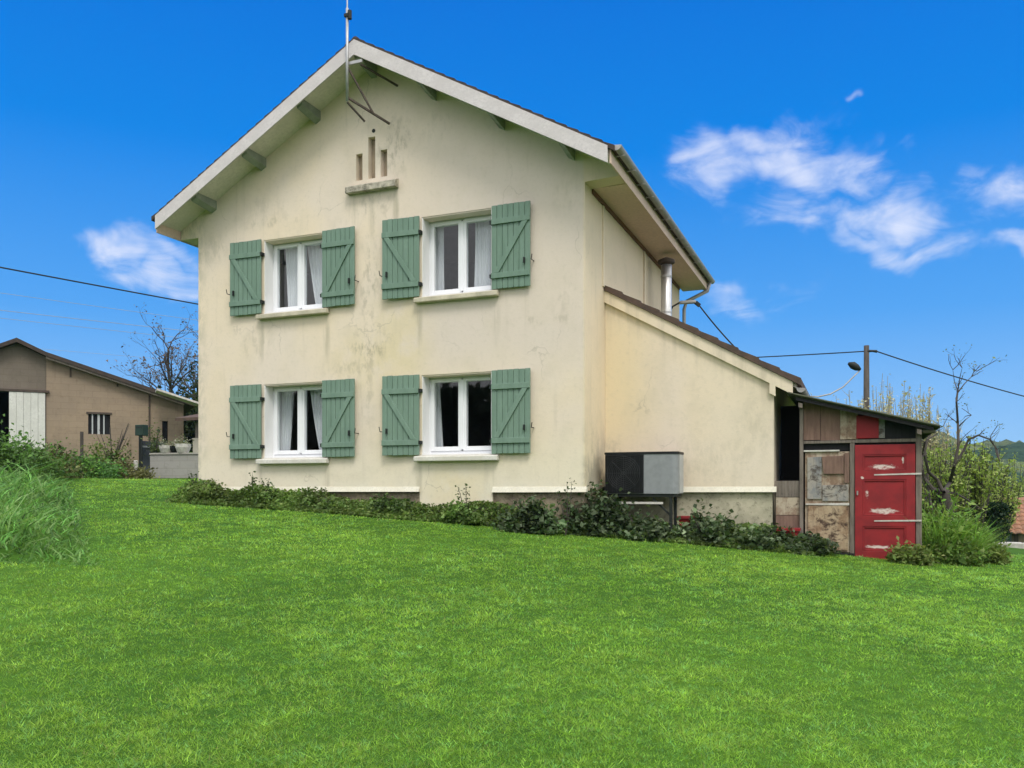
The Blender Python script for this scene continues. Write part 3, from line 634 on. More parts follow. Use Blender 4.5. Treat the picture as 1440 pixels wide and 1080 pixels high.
def tub(loc, w, d, h, label, cat):
    t = thing('plastic_tub', loc, label, cat); b = MB(); a = .82
    x, y, zz = loc
    o = [(x-w/2*a, y-d/2*a), (x+w/2*a, y-d/2*a), (x+w/2*a, y+d/2*a), (x-w/2*a, y+d/2*a)]; q = [(x-w/2, y-d/2), (x+w/2, y-d/2), (x+w/2, y+d/2), (x-w/2, y+d/2)]
    b.add([(*p, zz) for p in o]+[(*p, zz+h) for p in q], [(0, 1, 2, 3), (0, 1, 5, 4), (1, 2, 6, 5), (2, 3, 7, 6), (3, 0, 4, 7)])
    ob = b.build('body', M['red_paint'], t); m = ob.modifiers.new('solid', 'SOLIDIFY'); m.thickness = .012
    MB().box(x-w/2-.02, x+w/2+.02, y-d/2-.02, y-d/2+.005, zz+h-.03, zz+h+.01).box(x-w/2-.02, x+w/2+.02, y+d/2-.005, y+d/2+.02, zz+h-.03, zz+h+.01).box(x-w/2-.02, x-w/2+.005, y-d/2+.005, y+d/2-.005, zz+h-.03, zz+h+.01).box(x+w/2-.005, x+w/2+.02, y-d/2+.005, y+d/2-.005, zz+h-.03, zz+h+.01).build('rim', M['red_paint'], t, .004)
tub((1.45, .86, -.62), .24, .22, .20, 'small red plastic tub in the ivy below the heat pump', 'tub')
tub((2.98, .98, -.86), .34, .24, .27, 'red plastic tub half hidden by leaves at the shed corner', 'tub')

# ------------------------------------------------------------------ patched shed
SY = 1.2
sh = thing('garden_shed', (4.0, 2.6, -1.1), 'ramshackle patched timber shed with a peeling red door against the annex', 'shed')
def zs(x, t=1.46): return t-.272*(x-3.12)
def bd(nm, mat, x0, x1, z0, z1, y0=SY, y1=SY+.03, bev=.003, tilt=0):
    b = MB().hexa([(x0, y0, z0), (x1, y0, z0), (x1, y1, z0), (x0, y1, z0), (x0+tilt, y0, z1), (x1+tilt, y0, z1), (x1+tilt, y1, z1), (x0+tilt, y1, z1)]); return b.build(nm, mat, sh, bev)
for k, (za_, zb_, m) in enumerate(((-.10, .155, 'grey_wood'), (-.385, -.105, 'pale_wood'), (-.70, -.39, 'brown_wood'), (-1.0, -.705, 'brown_wood'))): bd('low_board', M[m], 2.785, 3.14, za_, zb_, SY+.02+.006*k, SY+.05+.006*k)
bd('post', M['grey_wood'], 3.145, 3.20, -1.25, 1.36, SY-.02, SY+.06)
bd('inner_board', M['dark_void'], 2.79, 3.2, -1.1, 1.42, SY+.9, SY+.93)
def ub(nm, mat, x0, x1, z0, y0=SY, y1=SY+.025, top=1.435):
    MB().slab([(x0, z0), (x1, z0), (x1, zs(x1, top)), (x0, zs(x0, top))], [], 'y', y0, y1).build(nm, mat, sh, .003)
ub('upper_board', M['brown_wood'], 3.203, 3.45, .79); ub('upper_board', M['brown_wood'], 3.455, 3.735, .78, SY+.004)
ub('upper_board', M['pale_wood'], 3.74, 3.99, .79, SY-.006); MB().slab(rect(3.97, 4.285, .80, 1.15), [], 'y', SY-.022, SY-.007).build('red_patch', M['red_paint'], sh, .003)
ub('upper_board', M['blue_grey'], 4.275, 4.37, .80, SY-.004); 
for k in range(4): ub('dark_board', M['dark_wood'], 4.373+k*.12, 4.49+k*.12, .79, SY+.012+.003*(k % 2))
MB().slab([(3.2, .70), (4.87, .70), (4.87, zs(4.87, 1.42)), (3.2, zs(3.2, 1.42))], [], 'y', SY+.045, SY+.06).build('backing_board', M['dark_wood'], sh)
bd('lintel', M['grey_wood'], 3.203, 3.95, .735, .778, SY-.015, SY+.04); bd('lintel', M['grey_wood'], 3.955, 4.86, .735, .785, SY-.01, SY+.04)
bd('gap_board', M['dark_wood'], 3.203, 3.95, .62, .733, SY+.05, SY+.08)
lp = bd('patched_panel', M['pale_wood'], 3.225, 3.875, -.95, .605, SY+.01, SY+.035)
def pb(mat, x0, x1, z0, z1, y, nm='patch', tl=0):
    MB().hexa([(x0, y-.012, z0), (x1, y-.012, z0), (x1, SY+.009, z0), (x0, SY+.009, z0), (x0+tl, y-.012, z1), (x1, y-.012, z1+.01), (x1, SY+.009, z1+.01), (x0+tl, SY+.009, z1)]).build(nm, mat, lp, .003)
pb(M['blue_grey'], 3.26, 3.47, -.13, .52, SY); pb(M['brown_wood'], 3.50, 3.79, .26, .53, SY-.008, tl=-.03); pb(M['blue_grey'], 3.48, 3.86, -.16, .085, SY-.004); pb(M['flaking'], 3.27, 3.85, -.92, -.235, SY); pb(M['white_wood'], 3.235, 3.87, -.225, -.20, SY-.006, 'batten'); pb(M['brown_wood'], 3.80, 3.868, .12, .58, SY-.002)
bd('white_strip', M['white_wood'], 3.205, 3.73, .607, .632, SY-.02, SY+.02)
bd('door_jamb', M['grey_wood'], 3.88, 3.945, -1.1, .73, SY-.012, SY+.05)
bd('post', M['grey_wood'], 4.795, 4.875, -1.25, .95, SY-.012, SY+.08)
bd('sill_plank', M['dark_wood'], 3.2, 3.94, -1.06, -.96, SY-.02, SY+.05)
dr = MB().slab(rect(3.95, 4.785, -1.05, .70), [rect(4.06, 4.66, .31, .55), rect(4.06, 4.66, -.38, .17), rect(4.06, 4.66, -.92, -.54)], 'y', SY-.03, SY+.012).build('door', M['red_door'], sh, .004)
for z0, z1 in ((.31, .55), (-.38, .17), (-.92, -.54)):
    MB().box(4.055, 4.665, SY-.008, SY+.01, z0-.005, z1+.005).build('door_panel', M['red_door'], dr)
    MB().box(4.061, 4.085, SY-.024, SY-.0085, z0+.001, z1-.001).box(4.635, 4.659, SY-.024, SY-.0085, z0+.001, z1-.001).box(4.0855, 4.6345, SY-.024, SY-.0085, z0+.001, z0+.024).box(4.0855, 4.6345, SY-.024, SY-.0085, z1-.024, z1-.001).build('moulding', M['red_door'], dr, .005)
for zz in (.245, -.455): MB().hexa([(4.22, SY-.037, zz-.012), (4.87, SY-.037, zz+.0), (4.87, SY-.0305, zz+.0), (4.22, SY-.0305, zz-.012), (4.22, SY-.037, zz+.006), (4.87, SY-.037, zz+.025), (4.87, SY-.0305, zz+.025), (4.22, SY-.0305, zz+.006)]).build('strap_hinge', M['white_wood'], dr)
MB().tube([(3.985, SY-.03, -.06), (3.985, SY-.06, -.06), (3.985, SY-.06, .0)], .012, 6).build('handle', M['steel'], dr)
MB().box(4.84, 4.87, SY+.09, 4.1, -1.3, .90).build('side_wall', M['dark_wood'], sh); MB().box(2.79, 4.84, 4.07, 4.1, -1.3, .85).build('back_wall', M['dark_wood'], sh)
vs = []; nx, ny = 2, 120
for x in (2.98, 4.0, 5.10):
    for k in range(ny+1): yy = .93+3.3*k/ny; vs.append((x, yy, zs(x, 1.475)+.018*math.sin(yy*2*math.pi/.11)))
q = ny+1; o = MB().add(vs, [(i*q+k, i*q+k+1, (i+1)*q+k+1, (i+1)*q+k) for i in range(nx) for k in range(ny)]).build('roof_sheet', M['shed_roof'], sh)
m = o.modifiers.new('solid', 'SOLIDIFY'); m.thickness = .012; m.offset = 1
MB().slab([(3.1, zs(3.1, 1.45)), (5.02, zs(5.02, 1.45)), (5.02, zs(5.02, 1.40)), (3.1, zs(3.1, 1.40))], [], 'y', .97, 1.0).build('roof_batten', M['dark_wood'], sh)
for x in (3.17, 4.83): MB().slab([(x-.03, zs(x-.03, 1.37)), (x+.03, zs(x+.03, 1.37)), (x+.03, zs(x+.03, 1.30)), (x-.03, zs(x-.03, 1.30))], [], 'y', .98, 4.1).build('rafter', M['grey_wood'], sh)
bd('eave_block', M['grey_wood'], 4.88, 5.05, .86, .90, SY-.15, SY+.1)

# ------------------------------------------------------------------ pole, lamps, wires
def wire(p, q, sag, r, label, group=None, mat=None):
    p, q = Vector(p), Vector(q); pts = [p.lerp(q, i/24)-Vector((0, 0, sag*4*(i/24)*(1-i/24))) for i in range(25)]
    o = MB().tube(pts, r, 6).build('power_line', mat or M['iron'], None, smooth=True, org=p); return tag(o, label, 'power line', group)
top = at(1218.5, 486, 30); zb = gz(top.x, top.y)
up = thing('utility_pole', (top.x, top.y, zb), 'dark wooden utility pole rising behind the shed roof', 'utility pole')
MB().tube([(top.x, top.y, zb-.3), top], [.14, .092], 10).build('pole', M['dark_bark'], up, smooth=True)
MB().tube([top+Vector((.02, -.05, -.2)), top+Vector((.2, .02, -.2)), top+Vector((.34, .05, -.22))], [.05, .04, .055], 8).build('insulator', M['iron'], up)
wire(at(700, 512, 42), top+Vector((-.09, 0, -.2)), .12, .022, 'thick overhead cable running from behind the annex to the pole')
wire(top+Vector((.34, .05, -.22)), at(1640, 601, 38), .25, .022, 'overhead cable sloping down to the right from the pole')
lb = at(1148, 559, 19); lh = at(1201, 514, 19)
lamp = thing('street_lamp', (lb.x, lb.y, lb.z-4.2), 'small street lamp on a thin curved arm left of the utility pole', 'street lamp')
pts = [at(1138, 557, 19), at(1150, 558, 19), at(1168, 554, 19), at(1186, 544, 19), at(1200, 530, 19), at(1209, 521, 19)]
MB().tube([Vector((pts[0].x, pts[0].y, pts[0].z-4)), pts[0]+Vector((0, 0, -.3))]+pts, .017, 6).build('arm', M['zinc'], lamp, smooth=True)
hd = MB().tube([at(1210, 520, 19), at(1205, 517, 19), at(1199, 513.5, 19), at(1193, 511, 19)], [.03, .075, .085, .03], 10); hd.build('lamp_head', M['iron'], lamp, smooth=True)
b0 = Vector((.2, 6.2, 3.2)); wl = thing('wall_lamp', b0, 'dark flat yard lamp on a bent arm beside the steel flue', 'lamp')
q1, q2, q3, q4 = at(941, 440, 19.4), at(946, 431, 19.4), at(955, 426, 19.4), at(981, 425, 19.4)
MB().tube([at(940, 455, 19.4), q1, q2, q3], .02, 6).build('arm', M['iron'], wl); MB().beam(at(956, 425.5, 19.4), at(978, 424.5, 19.4), .14, .06).build('lamp_head', M['zinc'], wl, .01); MB().beam(at(978, 425, 19.4), at(984, 430, 19.4), .06, .08).build('junction_box', M['iron'], wl)
wire(at(983, 429, 19.4), at(1034, 489, 19), .03, .018, 'black cable dropping from the yard lamp onto the annex roof')
for (x0, y0, x1, y1, d0, d1, r, sg, lab) in ((-500, 280, 560, 478, 19, 38, .023, .12, 'thickest overhead cable crossing the sky left of the house'), (-500, 340, 560, 487, 32, 60, .010, .2, 'topmost of the thin overhead wires above the barn'),
      (-500, 378, 560, 496, 32, 60, .013, .2, 'middle thin overhead wire above the barn'), (-500, 390, 560, 506, 32, 60, .010, .2, 'lowest thin overhead wire just above the barn ridge'), (40, 489, 560, 530, 45, 60, .007, .1, 'faint wire behind the barn roof slope')):
    wire(at(x0, y0, d0), at(x1, y1, d1), sg*.5, r, lab, 'thin wires over the barn' if r < .02 else None, M['zinc'] if r < .02 else M['iron'])

# ------------------------------------------------------------------ barn on the left
def barn_wall(name, a, b, c):
    t = NT(name); n = t.noise(.8, None, 5); f = t.noise(6, None, 5, .7); stt = t.noise(1, t.scale(t.pos, (3, 3, .3)), 5, .6)
    br = t.n.new('ShaderNodeTexBrick'); tc_ = t.n.new('ShaderNodeTexCoord').outputs['Object']; x, y, z = t.sep(tc_); cb = t.n.new('ShaderNodeCombineXYZ'); t.l.new(x, cb.inputs[0]); t.l.new(z, cb.inputs[1]); t.l.new(cb.outputs[0], br.inputs['Vector'])
    br.inputs['Scale'].default_value = 1; br.inputs['Brick Width'].default_value = .5; br.inputs['Row Height'].default_value = .22; br.inputs['Mortar Size'].default_value = .012; br.inputs['Color1'].default_value = (1, 1, 1, 1); br.inputs['Color2'].default_value = (.9, .9, .9, 1); br.inputs['Mortar'].default_value = (.83, .82, .80, 1)
    col = t.mix(t.ramp(n, .35, .65), a, b); col = t.mix(t.mul(t.ramp(stt, .56, .75), .7), col, c); col = t.mix(t.mul(t.ramp(f, .5, .75), .3), col, c); col = t.mix(.7, col, br.outputs['Color'], 'MULTIPLY'); t.bump(f, .4, .02); return t.done(col, .95, 0, .1)
bw1 = barn_wall('grey_roughcast', (.20, .17, .14), (.165, .14, .115), (.09, .075, .06)); bw2 = barn_wall('tan_blockwork', (.33, .255, .185), (.28, .22, .165), (.15, .11, .08))
BD = 34.; BA = math.atan(590/1189); BO = at(130, 640, BD*math.cos(BA)); BY = 0.
barn = thing('barn', (BO.x, BO.y, 0), 'long low tan block barn with a white sliding door, far left', 'barn'); ORG[barn.name] = Vector((0, 0, 0)); barn.rotation_euler = (0, 0, YAW+BA)
def bp(px, py):     # a point of the barn front, in the barn's own axes
    t = math.atan((px-720)/1189); s_ = BD*math.tan(t+BA); return (s_, CAM.z+(686-py)/1189*(BD/math.cos(t+BA)*math.cos(t)))
xr, zr_ = bp(24.5, 483); xk, zk = bp(65, 502.5); xe_, ze_ = bp(258, 568)
def zbn(x): return zr_-abs(x-xr)*(zr_-zk)/(xk-xr) if x < xk else zk-(x-xk)*(zk-ze_)/(xe_-xk)
xl = xr-3.2; xd0, zd = bp(13, 550); xd1 = bp(64, 550)[0]; w0, wt = bp(124, 582); w1, wb = bp(155, 611); e0, et = bp(228, 592); e1 = bp(236, 592)[0]; zb0 = .3
MB().slab([(xl, zb0), (xl+.3, zb0), (xl+.3, zd), (xk-.03, zd), (xk-.03, zb0), (xk-.01, zb0), (xk-.01, zbn(xk)), (xr, zr_), (xl, zbn(xl))], [], 'y', BY, BY+.3).build('gable_wall', bw1, barn)
MB().slab([(xk, zb0), (xe_, zb0), (xe_, ze_), (xk, zk)], [rect(w0, w1, wb, wt), rect(e0, e1, 1.0, et)], 'y', BY-.02, BY+.3).build('front_wall', bw2, barn)
MB().box(xe_-.3, xe_, BY+.3, 9, zb0, ze_).box(xl, xl+.3, BY+.3, 9, zb0, zbn(xl)).build('side_wall', bw2, barn); MB().slab([(xl+.3, zb0), (xe_-.3, zb0), (xe_-.3, zbn(xe_-.3)-.05), (xk, zk-.05), (xr, zr_-.05), (xl+.3, zbn(xl+.3)-.05)], [], 'y', 8.7, 9).build('back_wall', bw1, barn)
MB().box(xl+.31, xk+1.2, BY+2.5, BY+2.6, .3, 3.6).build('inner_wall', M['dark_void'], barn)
wdm = simple('white_barn_door', (.64, .64, .60), (.54, .54, .50), 2, .7); nb_ = 5
for k in range(nb_): q0 = xd0+(xd1-xd0)*k/nb_; MB().box(q0, q0+(xd1-xd0)/nb_-.006, BY-.10-.006*(k % 2), BY-.05, zb0, zd-.02).build('sliding_door_board', wdm, barn, .004)
MB().box(xl, xk+.1, BY-.13, BY-.023, zd-.01, zd+.07).build('door_rail', M['rusty'], barn)
for x0, x1 in ((xl-.3, xr), (xr, xk), (xk, xe_+.35)):
    MB().slab([(x0, zbn(x0)+.008), (x1, zbn(x1)+.008), (x1, zbn(x1)+.15), (x0, zbn(x0)+.15)], [], 'y', BY-.35, 9.2).build('roof', M['tile'], barn)
MB().slab([(xk, zk-.07), (xe_, ze_-.07), (xe_, ze_+.007), (xk, zk+.007)], [], 'y', BY-.3, BY-.24).build('verge_board', M['grey_wood'], barn)
wn = MB().box(w0, w1, BY+.1, BY+.13, wb, wt).build('window', M['black'], barn)
MB().box(w0-.06, w1+.06, BY-.05, BY-.021, wt+.002, wt+.07).build('window_lintel', M['rusty'], wn)
for k in range(3): q0 = w0+(w1-w0)*(.16+k*.26); MB().box(q0, q0+.045+.03*(k == 1), BY+.0, BY+.05, wb, wt).build('window_bar', M['pump_light'], wn)
MB().box(e0, e1, BY+.2, BY+.22, 1.0, et).build('door', M['black'], barn)
xp = bp(210, 600)[0]; MB().tube([(xp, BY-.06, zbn(xp)-.1), (xp, BY-.06, .6)], .03, 8).build('downpipe', M['rusty'], barn)
for px, h in ((98, .42), (164, .2)): x = bp(px, 520)[0]; MB().box(x, x+.06, BY-.05, BY-.021, zbn(x)-h, zbn(x)-.1).build('beam_end', M['rusty'], barn)
(a0, c0_), (a1, c1) = bp(217, 553), bp(278, 573); MB().slab([(a0, c0_-.03), (a1, c1-.03), (a1, c1+.04), (a0, c0_+.04)], [], 'y', BY-1.4, BY-.5).build('porch_verge', M['white_wood'], barn)
ob = thing('outbuilding', (-15.6, 10.6, .5), 'small pale outbuilding with dark eaves between barn and house', 'outbuilding')
MB().box(-17.1, -13, 9.9, 12.8, .2, 1.75).build('wall', simple('pale_outbuilding_render', (.50, .46, .39), (.40, .36, .30), 2, .9), ob); MB().box(-17.05, -13.05, 10.5, 12.7, 1.752, 2.3).build('eave_shade_block', M['dark_wood'], ob); MB().box(-17.05, -16.9, 9.95, 10.1, 1.752, 2.3).box(-15.3, -15.15, 9.95, 10.1, 1.752, 2.3).build('eave_post', M['grey_wood'], ob)  # near-black block above the pale wall stands for the shadowed open eave
MB().slab([(9.5, 2.32), (13.2, 3.1), (13.2, 3.2), (9.5, 2.42)], [], 'x', -17.5, -12.8).build('roof', M['tile2'], ob)
a, b2 = at(214, 668, 25.2), at(330, 668, 24.6)
lw = thing('garden_wall', (a.x, a.y, .4), 'low grey concrete block wall between gate and house', 'wall'); bl = barn_wall('grey_blocks', (.34, .33, .31), (.27, .26, .24), (.13, .125, .11))
dv = (b2-a).normalized(); MB().beam(Vector((a.x, a.y, .68))-dv*.0, Vector((b2.x, b2.y, .68)), .2, .7).build('block_course', bl, lw); MB().beam(Vector((a.x, a.y, 1.055)), Vector((b2.x, b2.y, 1.055)), .26, .046).build('coping', simple('cement_coping', (.44, .42, .38), None, 4, .9), lw)
def pot(px, w, h, mat, label, nm='flower_pot'):
    p = a.lerp(b2, (px-214)/116); c = MB(); c.tube([(p.x, p.y, 1.08), (p.x, p.y, 1.08+h*.6), (p.x, p.y, 1.08+h)], [w*.36, w*.5, w*.52], 14)
    t = thing(nm, (p.x, p.y, 1.08), label, 'flower pot'); c.build('bowl', mat, t, smooth=False); k = 160
    v, f, cc = leaf_geo(np.array((p.x, p.y, 1.08+h))+rng.normal(size=(k, 3))*(w*.25, w*.25, h*.35)+(0, 0, h*.2), np.full(k, .06), .3, .6, vary((.10, .13, .05), k, .3, (.5, .48, .42))); mesh_np('plant', v, f, cc, M['leaf'], t)
pot(235, .42, .22, M['white_wood'], 'wide white bowl planter on the low block wall, left'); pot(248, .34, .20, M['black'], 'black bowl planter on the low block wall, middle'); pot(258, .44, .26, M['white_wood'], 'white planter nearest the house on the low block wall')
gp = at(205, 666, 25.6); gt = thing('garden_gate', (gp.x, gp.y, .4), 'dark blue grey sheet metal garden gate left of the block wall', 'gate'); u = Vector((RT[0], RT[1], 0)); f3 = Vector((FW[0], FW[1], 0)); gd = (u*.42+f3*.9).normalized()
gm = simple('blue_grey_gate_metal', (.085, .095, .115), (.06, .068, .08), 3, .6)
g0 = gp-u*.16; MB().beam(Vector((g0.x, g0.y, .92)), Vector((g0.x, g0.y, .92))+gd*.95, .03, 1.1).build('gate_panel', gm, gt); MB().tube([(g0.x, g0.y, .1), (g0.x, g0.y, 1.62)], .05, 8).build('gate_post', M['iron'], gt)
for zz in (.55, 1.3): MB().beam(Vector((g0.x, g0.y, zz))-f3*.03-u*.0, Vector((g0.x, g0.y, zz))-f3*.03+gd*.95, .05, .05).build('gate_rail', M['pump_light'], gt)
lbx = gp+u*.05-f3*.4; bx = thing('letter_box', (lbx.x, lbx.y, .4), 'dark green letter box on a post by the gate', 'letter box'); MB().box(lbx.x-.02, lbx.x+.02, lbx.y-.02, lbx.y+.02, .1, 1.6).build('post', M['iron'], bx); MB().box(lbx.x-.16, lbx.x+.16, lbx.y-.1, lbx.y+.1, 1.6, 1.92).build('box', simple('dark_green_metal', (.02, .045, .03), None, 4, .5), bx, .01); MB().box(lbx.x-.12, lbx.x+.12, lbx.y-.108, lbx.y-.101, 1.83, 1.86).build('slot', M['iron'], bx)
p = at(115, 640, 26); tag(MB().tube([(p.x, p.y, gz(p.x, p.y)-.2), (p.x, p.y, p.z+.72)], .05, 7).build('fence_post', M['dark_bark'], None, org=(p.x, p.y, gz(p.x, p.y))), 'thin dark fence post before the barn wall', 'post')
p = at(191, 657, 25); tag(MB().box(p.x-.05, p.x+.05, p.y-.05, p.y+.05, gz(p.x, p.y)-.05, p.z+.2).build('marker_stone', M['white_wood'], None, .02, org=(p.x, p.y, gz(p.x, p.y))), 'small white marker stone at the foot of the gate', 'marker')

# ------------------------------------------------------------------ roofs down the slope on the right
c0 = at(1408, 700, 27); th = thing('garden_hut', (c0.x+2, c0.y+1.5, -2.1), 'low hut with a terracotta tiled roof at the right edge', 'hut')
tl = NT('terracotta_tiles'); w_ = tl.noise(3, None, 5, .7); w2 = tl.noise(14, None, 4, .7); tc = tl.mix(tl.ramp(w_, .35, .65), (.36, .17, .10), (.28, .17, .12)); tc = tl.mix(tl.mul(tl.ramp(w2, .5, .68), .7), tc, (.13, .10, .085)); tl.bump(w2, .6, .02); tl.done(tc, .9, 0, .1)
hx0, hx1, hy0, hy1 = c0.x-.1, c0.x+4.2, c0.y-1.6, c0.y+2.2; hym = (hy0+hy1)/2
MB().box(hx0+.2, hx1-.2, hy0+.3, hy1-.3, -2.5, -1.35).build('wall', simple('pale_timber_wall', (.36, .30, .22), (.22, .18, .13), 5, .9, vec=(5, 5, .5)), th)
for k in range(4): MB().box(hx0+.25+k*.6, hx0+.37+k*.6, hy0+.24, hy0+.297, -2.4, -1.36).build('wall_post', M['dark_bark'], th)
for s_ in (0, 1):
    ye = hy0 if s_ == 0 else hy1; vs = []; rows, cols = 9, 84; q = cols+1
    for i in range(rows*2+1):
        r = (i//2+(i % 2)*.99)/rows
        for k in range(cols+1): xx = hx0+(hx1-hx0)*k/cols; vs.append((xx, hym+(ye-hym)*r, -.28-1.07*r+.035*abs(math.sin(math.pi*xx/.21))+(.03 if i % 2 else 0)))
    o = MB().add(vs, [(i*q+k, i*q+k+1, (i+1)*q+k+1, (i+1)*q+k) for i in range(rows*2) for k in range(cols)]).build('roof', tl.m, th); m = o.modifiers.new('solid', 'SOLIDIFY'); m.thickness = .05
p = at(1412, 772, 22); sl_ = thing('stone_slab', (p.x, p.y, gz(p.x, p.y)), 'pale stone edging slabs beside the lawn below the hut', 'slab'); zz = gz(p.x, p.y)
for k in range(4): MB().box(p.x-.65+k*.55, p.x-.13+k*.55, p.y-.25, p.y+.25, zz-.1, zz+.12+.01*(k % 2)).build('slab', M['white_wood'], sl_, .015)
# ------------------------------------------------------------------ vegetation
def clump_pts(n, c, r, k=14, spread=.28, top=True):
    cc = rng.normal(size=(k, 3)); cc /= np.linalg.norm(cc, axis=1)[:, None]; cc *= rng.uniform(.25, .95, (k, 1)); 
    if top: cc[:, 2] = np.abs(cc[:, 2])*rng.uniform(.4, 1, k)
    i = rng.integers(0, k, n); p = cc[i]+rng.normal(size=(n, 3))*spread*rng.uniform(.5, 1.2, (k, 1))[i]
    return np.array(c)+p*np.array(r), i
def shrub(name, base, r, h, n, size, col, tint, label, cat, group=None, k=14, spread=.28, stems=6, stem_mat='bark', aspect=.55, up=.3):
    base = Vector((base[0], base[1], base[2] if len(base) > 2 else gz(base[0], base[1]))); root = thing(name, base, label, cat, group)
    p, i = clump_pts(n, (base.x, base.y, base.z+.02), (r[0], r[1], h), k, spread); p[:, 2] = np.maximum(p[:, 2], base.z+.02)
    tone = rng.lognormal(0, .32, (k, 1))[i]; v, f, c = leaf_geo(p, size*rng.lognormal(0, .25, n), up, aspect, np.clip(vary(col, n, .22, tint)*tone, 0, .8))
    mesh_np('foliage', v, f, c, M['leaf'], root)
    b = MB()
    for s_ in range(stems):
        a_ = random.uniform(0, 6.28); e = Vector((math.cos(a_)*r[0]*random.uniform(.3, .8), math.sin(a_)*r[1]*random.uniform(.3, .8), h*random.uniform(.6, .95)))
        b.tube([base+e*.05-Vector((0, 0, .1)), base+Vector((e.x*.35, e.y*.35, e.z*.5)), base+e], [size*.22, size*.16, size*.06], 5)
    if stems: b.build('stem', M[stem_mat], root)
    return root
def grow(b, p, d, L, r, depth, spread=.6, upw=.25, segs=3, kids=(2, 4), tips=None, shrink=.66, wob=.18):
    pts = [p]; rad = [r]; q = p.copy(); dd = d.normalized()
    for i in range(segs):
        dd = (dd+Vector((random.gauss(0, wob), random.gauss(0, wob), random.gauss(0, wob)+upw*.15))).normalized(); q = q+dd*(L/segs); pts.append(q.copy()); rad.append(r*(1-.38*(i+1)/segs))
    b.tube(pts, rad, 6 if r > .02 else 4, cap=False)
    if depth == 0:
        if tips is not None: tips.append((q.copy(), dd.copy()))
        return
    for k in range(random.randint(*kids)):
        j = random.randint(1, segs); s_ = pts[j]; x = Vector((random.gauss(0, 1), random.gauss(0, 1), random.gauss(0, .7))).normalized()
        grow(b, s_, (dd+x*spread*random.uniform(.7, 1.4)+Vector((0, 0, upw))).normalized(), L*shrink*random.uniform(.75, 1.15), rad[j]*.62, depth-1, spread, upw, segs, kids, tips, shrink, wob)

# mown lawn: single blades, thinner with distance
def in_poly_excl(x, y):
    dn, d = bank(x, y); ex = (x > -7.85) & (x < .05) & (y > -.1) & (y < 8); ex |= (x > 0) & (x < 2.85) & (y > 1.05) & (y < 8); ex |= (x > 2.8) & (x < 4.95) & (y > 1.1) & (y < 4.3)
    edge = np.interp(x, (-9, -8.4, -3.0, .2, 3.4, 4.0), (-.5, -.75, -.72, .0, .6, 1.15)); ex |= (x > -8.6) & (x < 4) & (y > edge+.12*(vnoise(x, y, 3, 9)-.5)) & (y < 8.5)
    ex |= (dn > .1) & (d > 9.3) & (d < 27)
    return ~ex
NT_ = 135000; BPT = 9; dd = np.exp(rng.uniform(math.log(3.6), math.log(34), NT_)); lat = np.tan(rng.uniform(-.72, .74, NT_))*dd
tx = CAM.x+FW[0]*dd+RT[0]*lat; ty = CAM.y+FW[1]*dd+RT[1]*lat
ok = in_poly_excl(tx, ty) & ((dd < 17) | (tx < -7.8) | (tx > 4.9)) & ~((ty > 5) & (tx > 4)); tx, ty, dd = tx[ok], ty[ok], dd[ok]; n = len(tx)
patch = vnoise(tx, ty, 1.5, 1); fine = vnoise(tx, ty, 6, 2); big = vnoise(tx, ty, .4, 3); mow = vnoise(tx+ty*.3, ty*2.6, .9, 11)
lush = ss((patch-.5)*.9+(fine-.5)*.9+.48)
tone = (.92+.16*ss(big))*(.92+.16*mow)*rng.lognormal(0, .28, n)
tc = (np.array((.225, .405, .052))[None]*(1-lush[:, None])+np.array((.315, .50, .075))[None]*lush[:, None])*tone[:, None]
cool = (rng.uniform(size=n) < .22)[:, None]; tc = np.where(cool, tc*np.array((.75, .92, 1.9))[None], tc)
th = (.020+.008*lush)*rng.lognormal(0, .26, n)*(1+.02*np.maximum(dd-7, 0)); ta = rng.uniform(0, 6.28, n)
I = np.repeat(np.arange(n), BPT); m_ = len(I); sp = np.maximum(.012, .0032*dd[I]); off = rng.normal(size=(m_, 2))*sp[:, None]
bx_ = tx[I]+off[:, 0]; by_ = ty[I]+off[:, 1]; dI = dd[I]
cb_ = tc[I]*rng.lognormal(0, .2, (m_, 1)); dry = (rng.uniform(size=m_) < .025)[:, None]; cb_ = np.where(dry, np.array((.42, .42, .16))[None]*rng.uniform(.6, 1.1, (m_, 1)), cb_)
yaw = np.arctan2(off[:, 1], off[:, 0])+rng.normal(0, .7, m_)
rt = np.stack([bx_, by_, ground(bx_, by_)-.004], 1)
v, f, c = blade_geo(rt, th[I]*rng.lognormal(0, .3, m_), np.maximum(.0043, .00082*dI)*rng.uniform(.7, 1.35, m_), rng.uniform(.35, 1.5, m_), np.clip(cb_, 0, 1), 1, yaw=yaw)
tag(mesh_np('lawn_grass', v, f, c, M['grass']), kind='stuff', label='short bright green mown lawn in front of the house', cat='grass')
# long grass on the bank at the left
NG = 30000; dn0 = rng.uniform(.02, 1, NG)**1.25*9; dp0 = 9.2+rng.uniform(0, 1, NG)**1.3*16
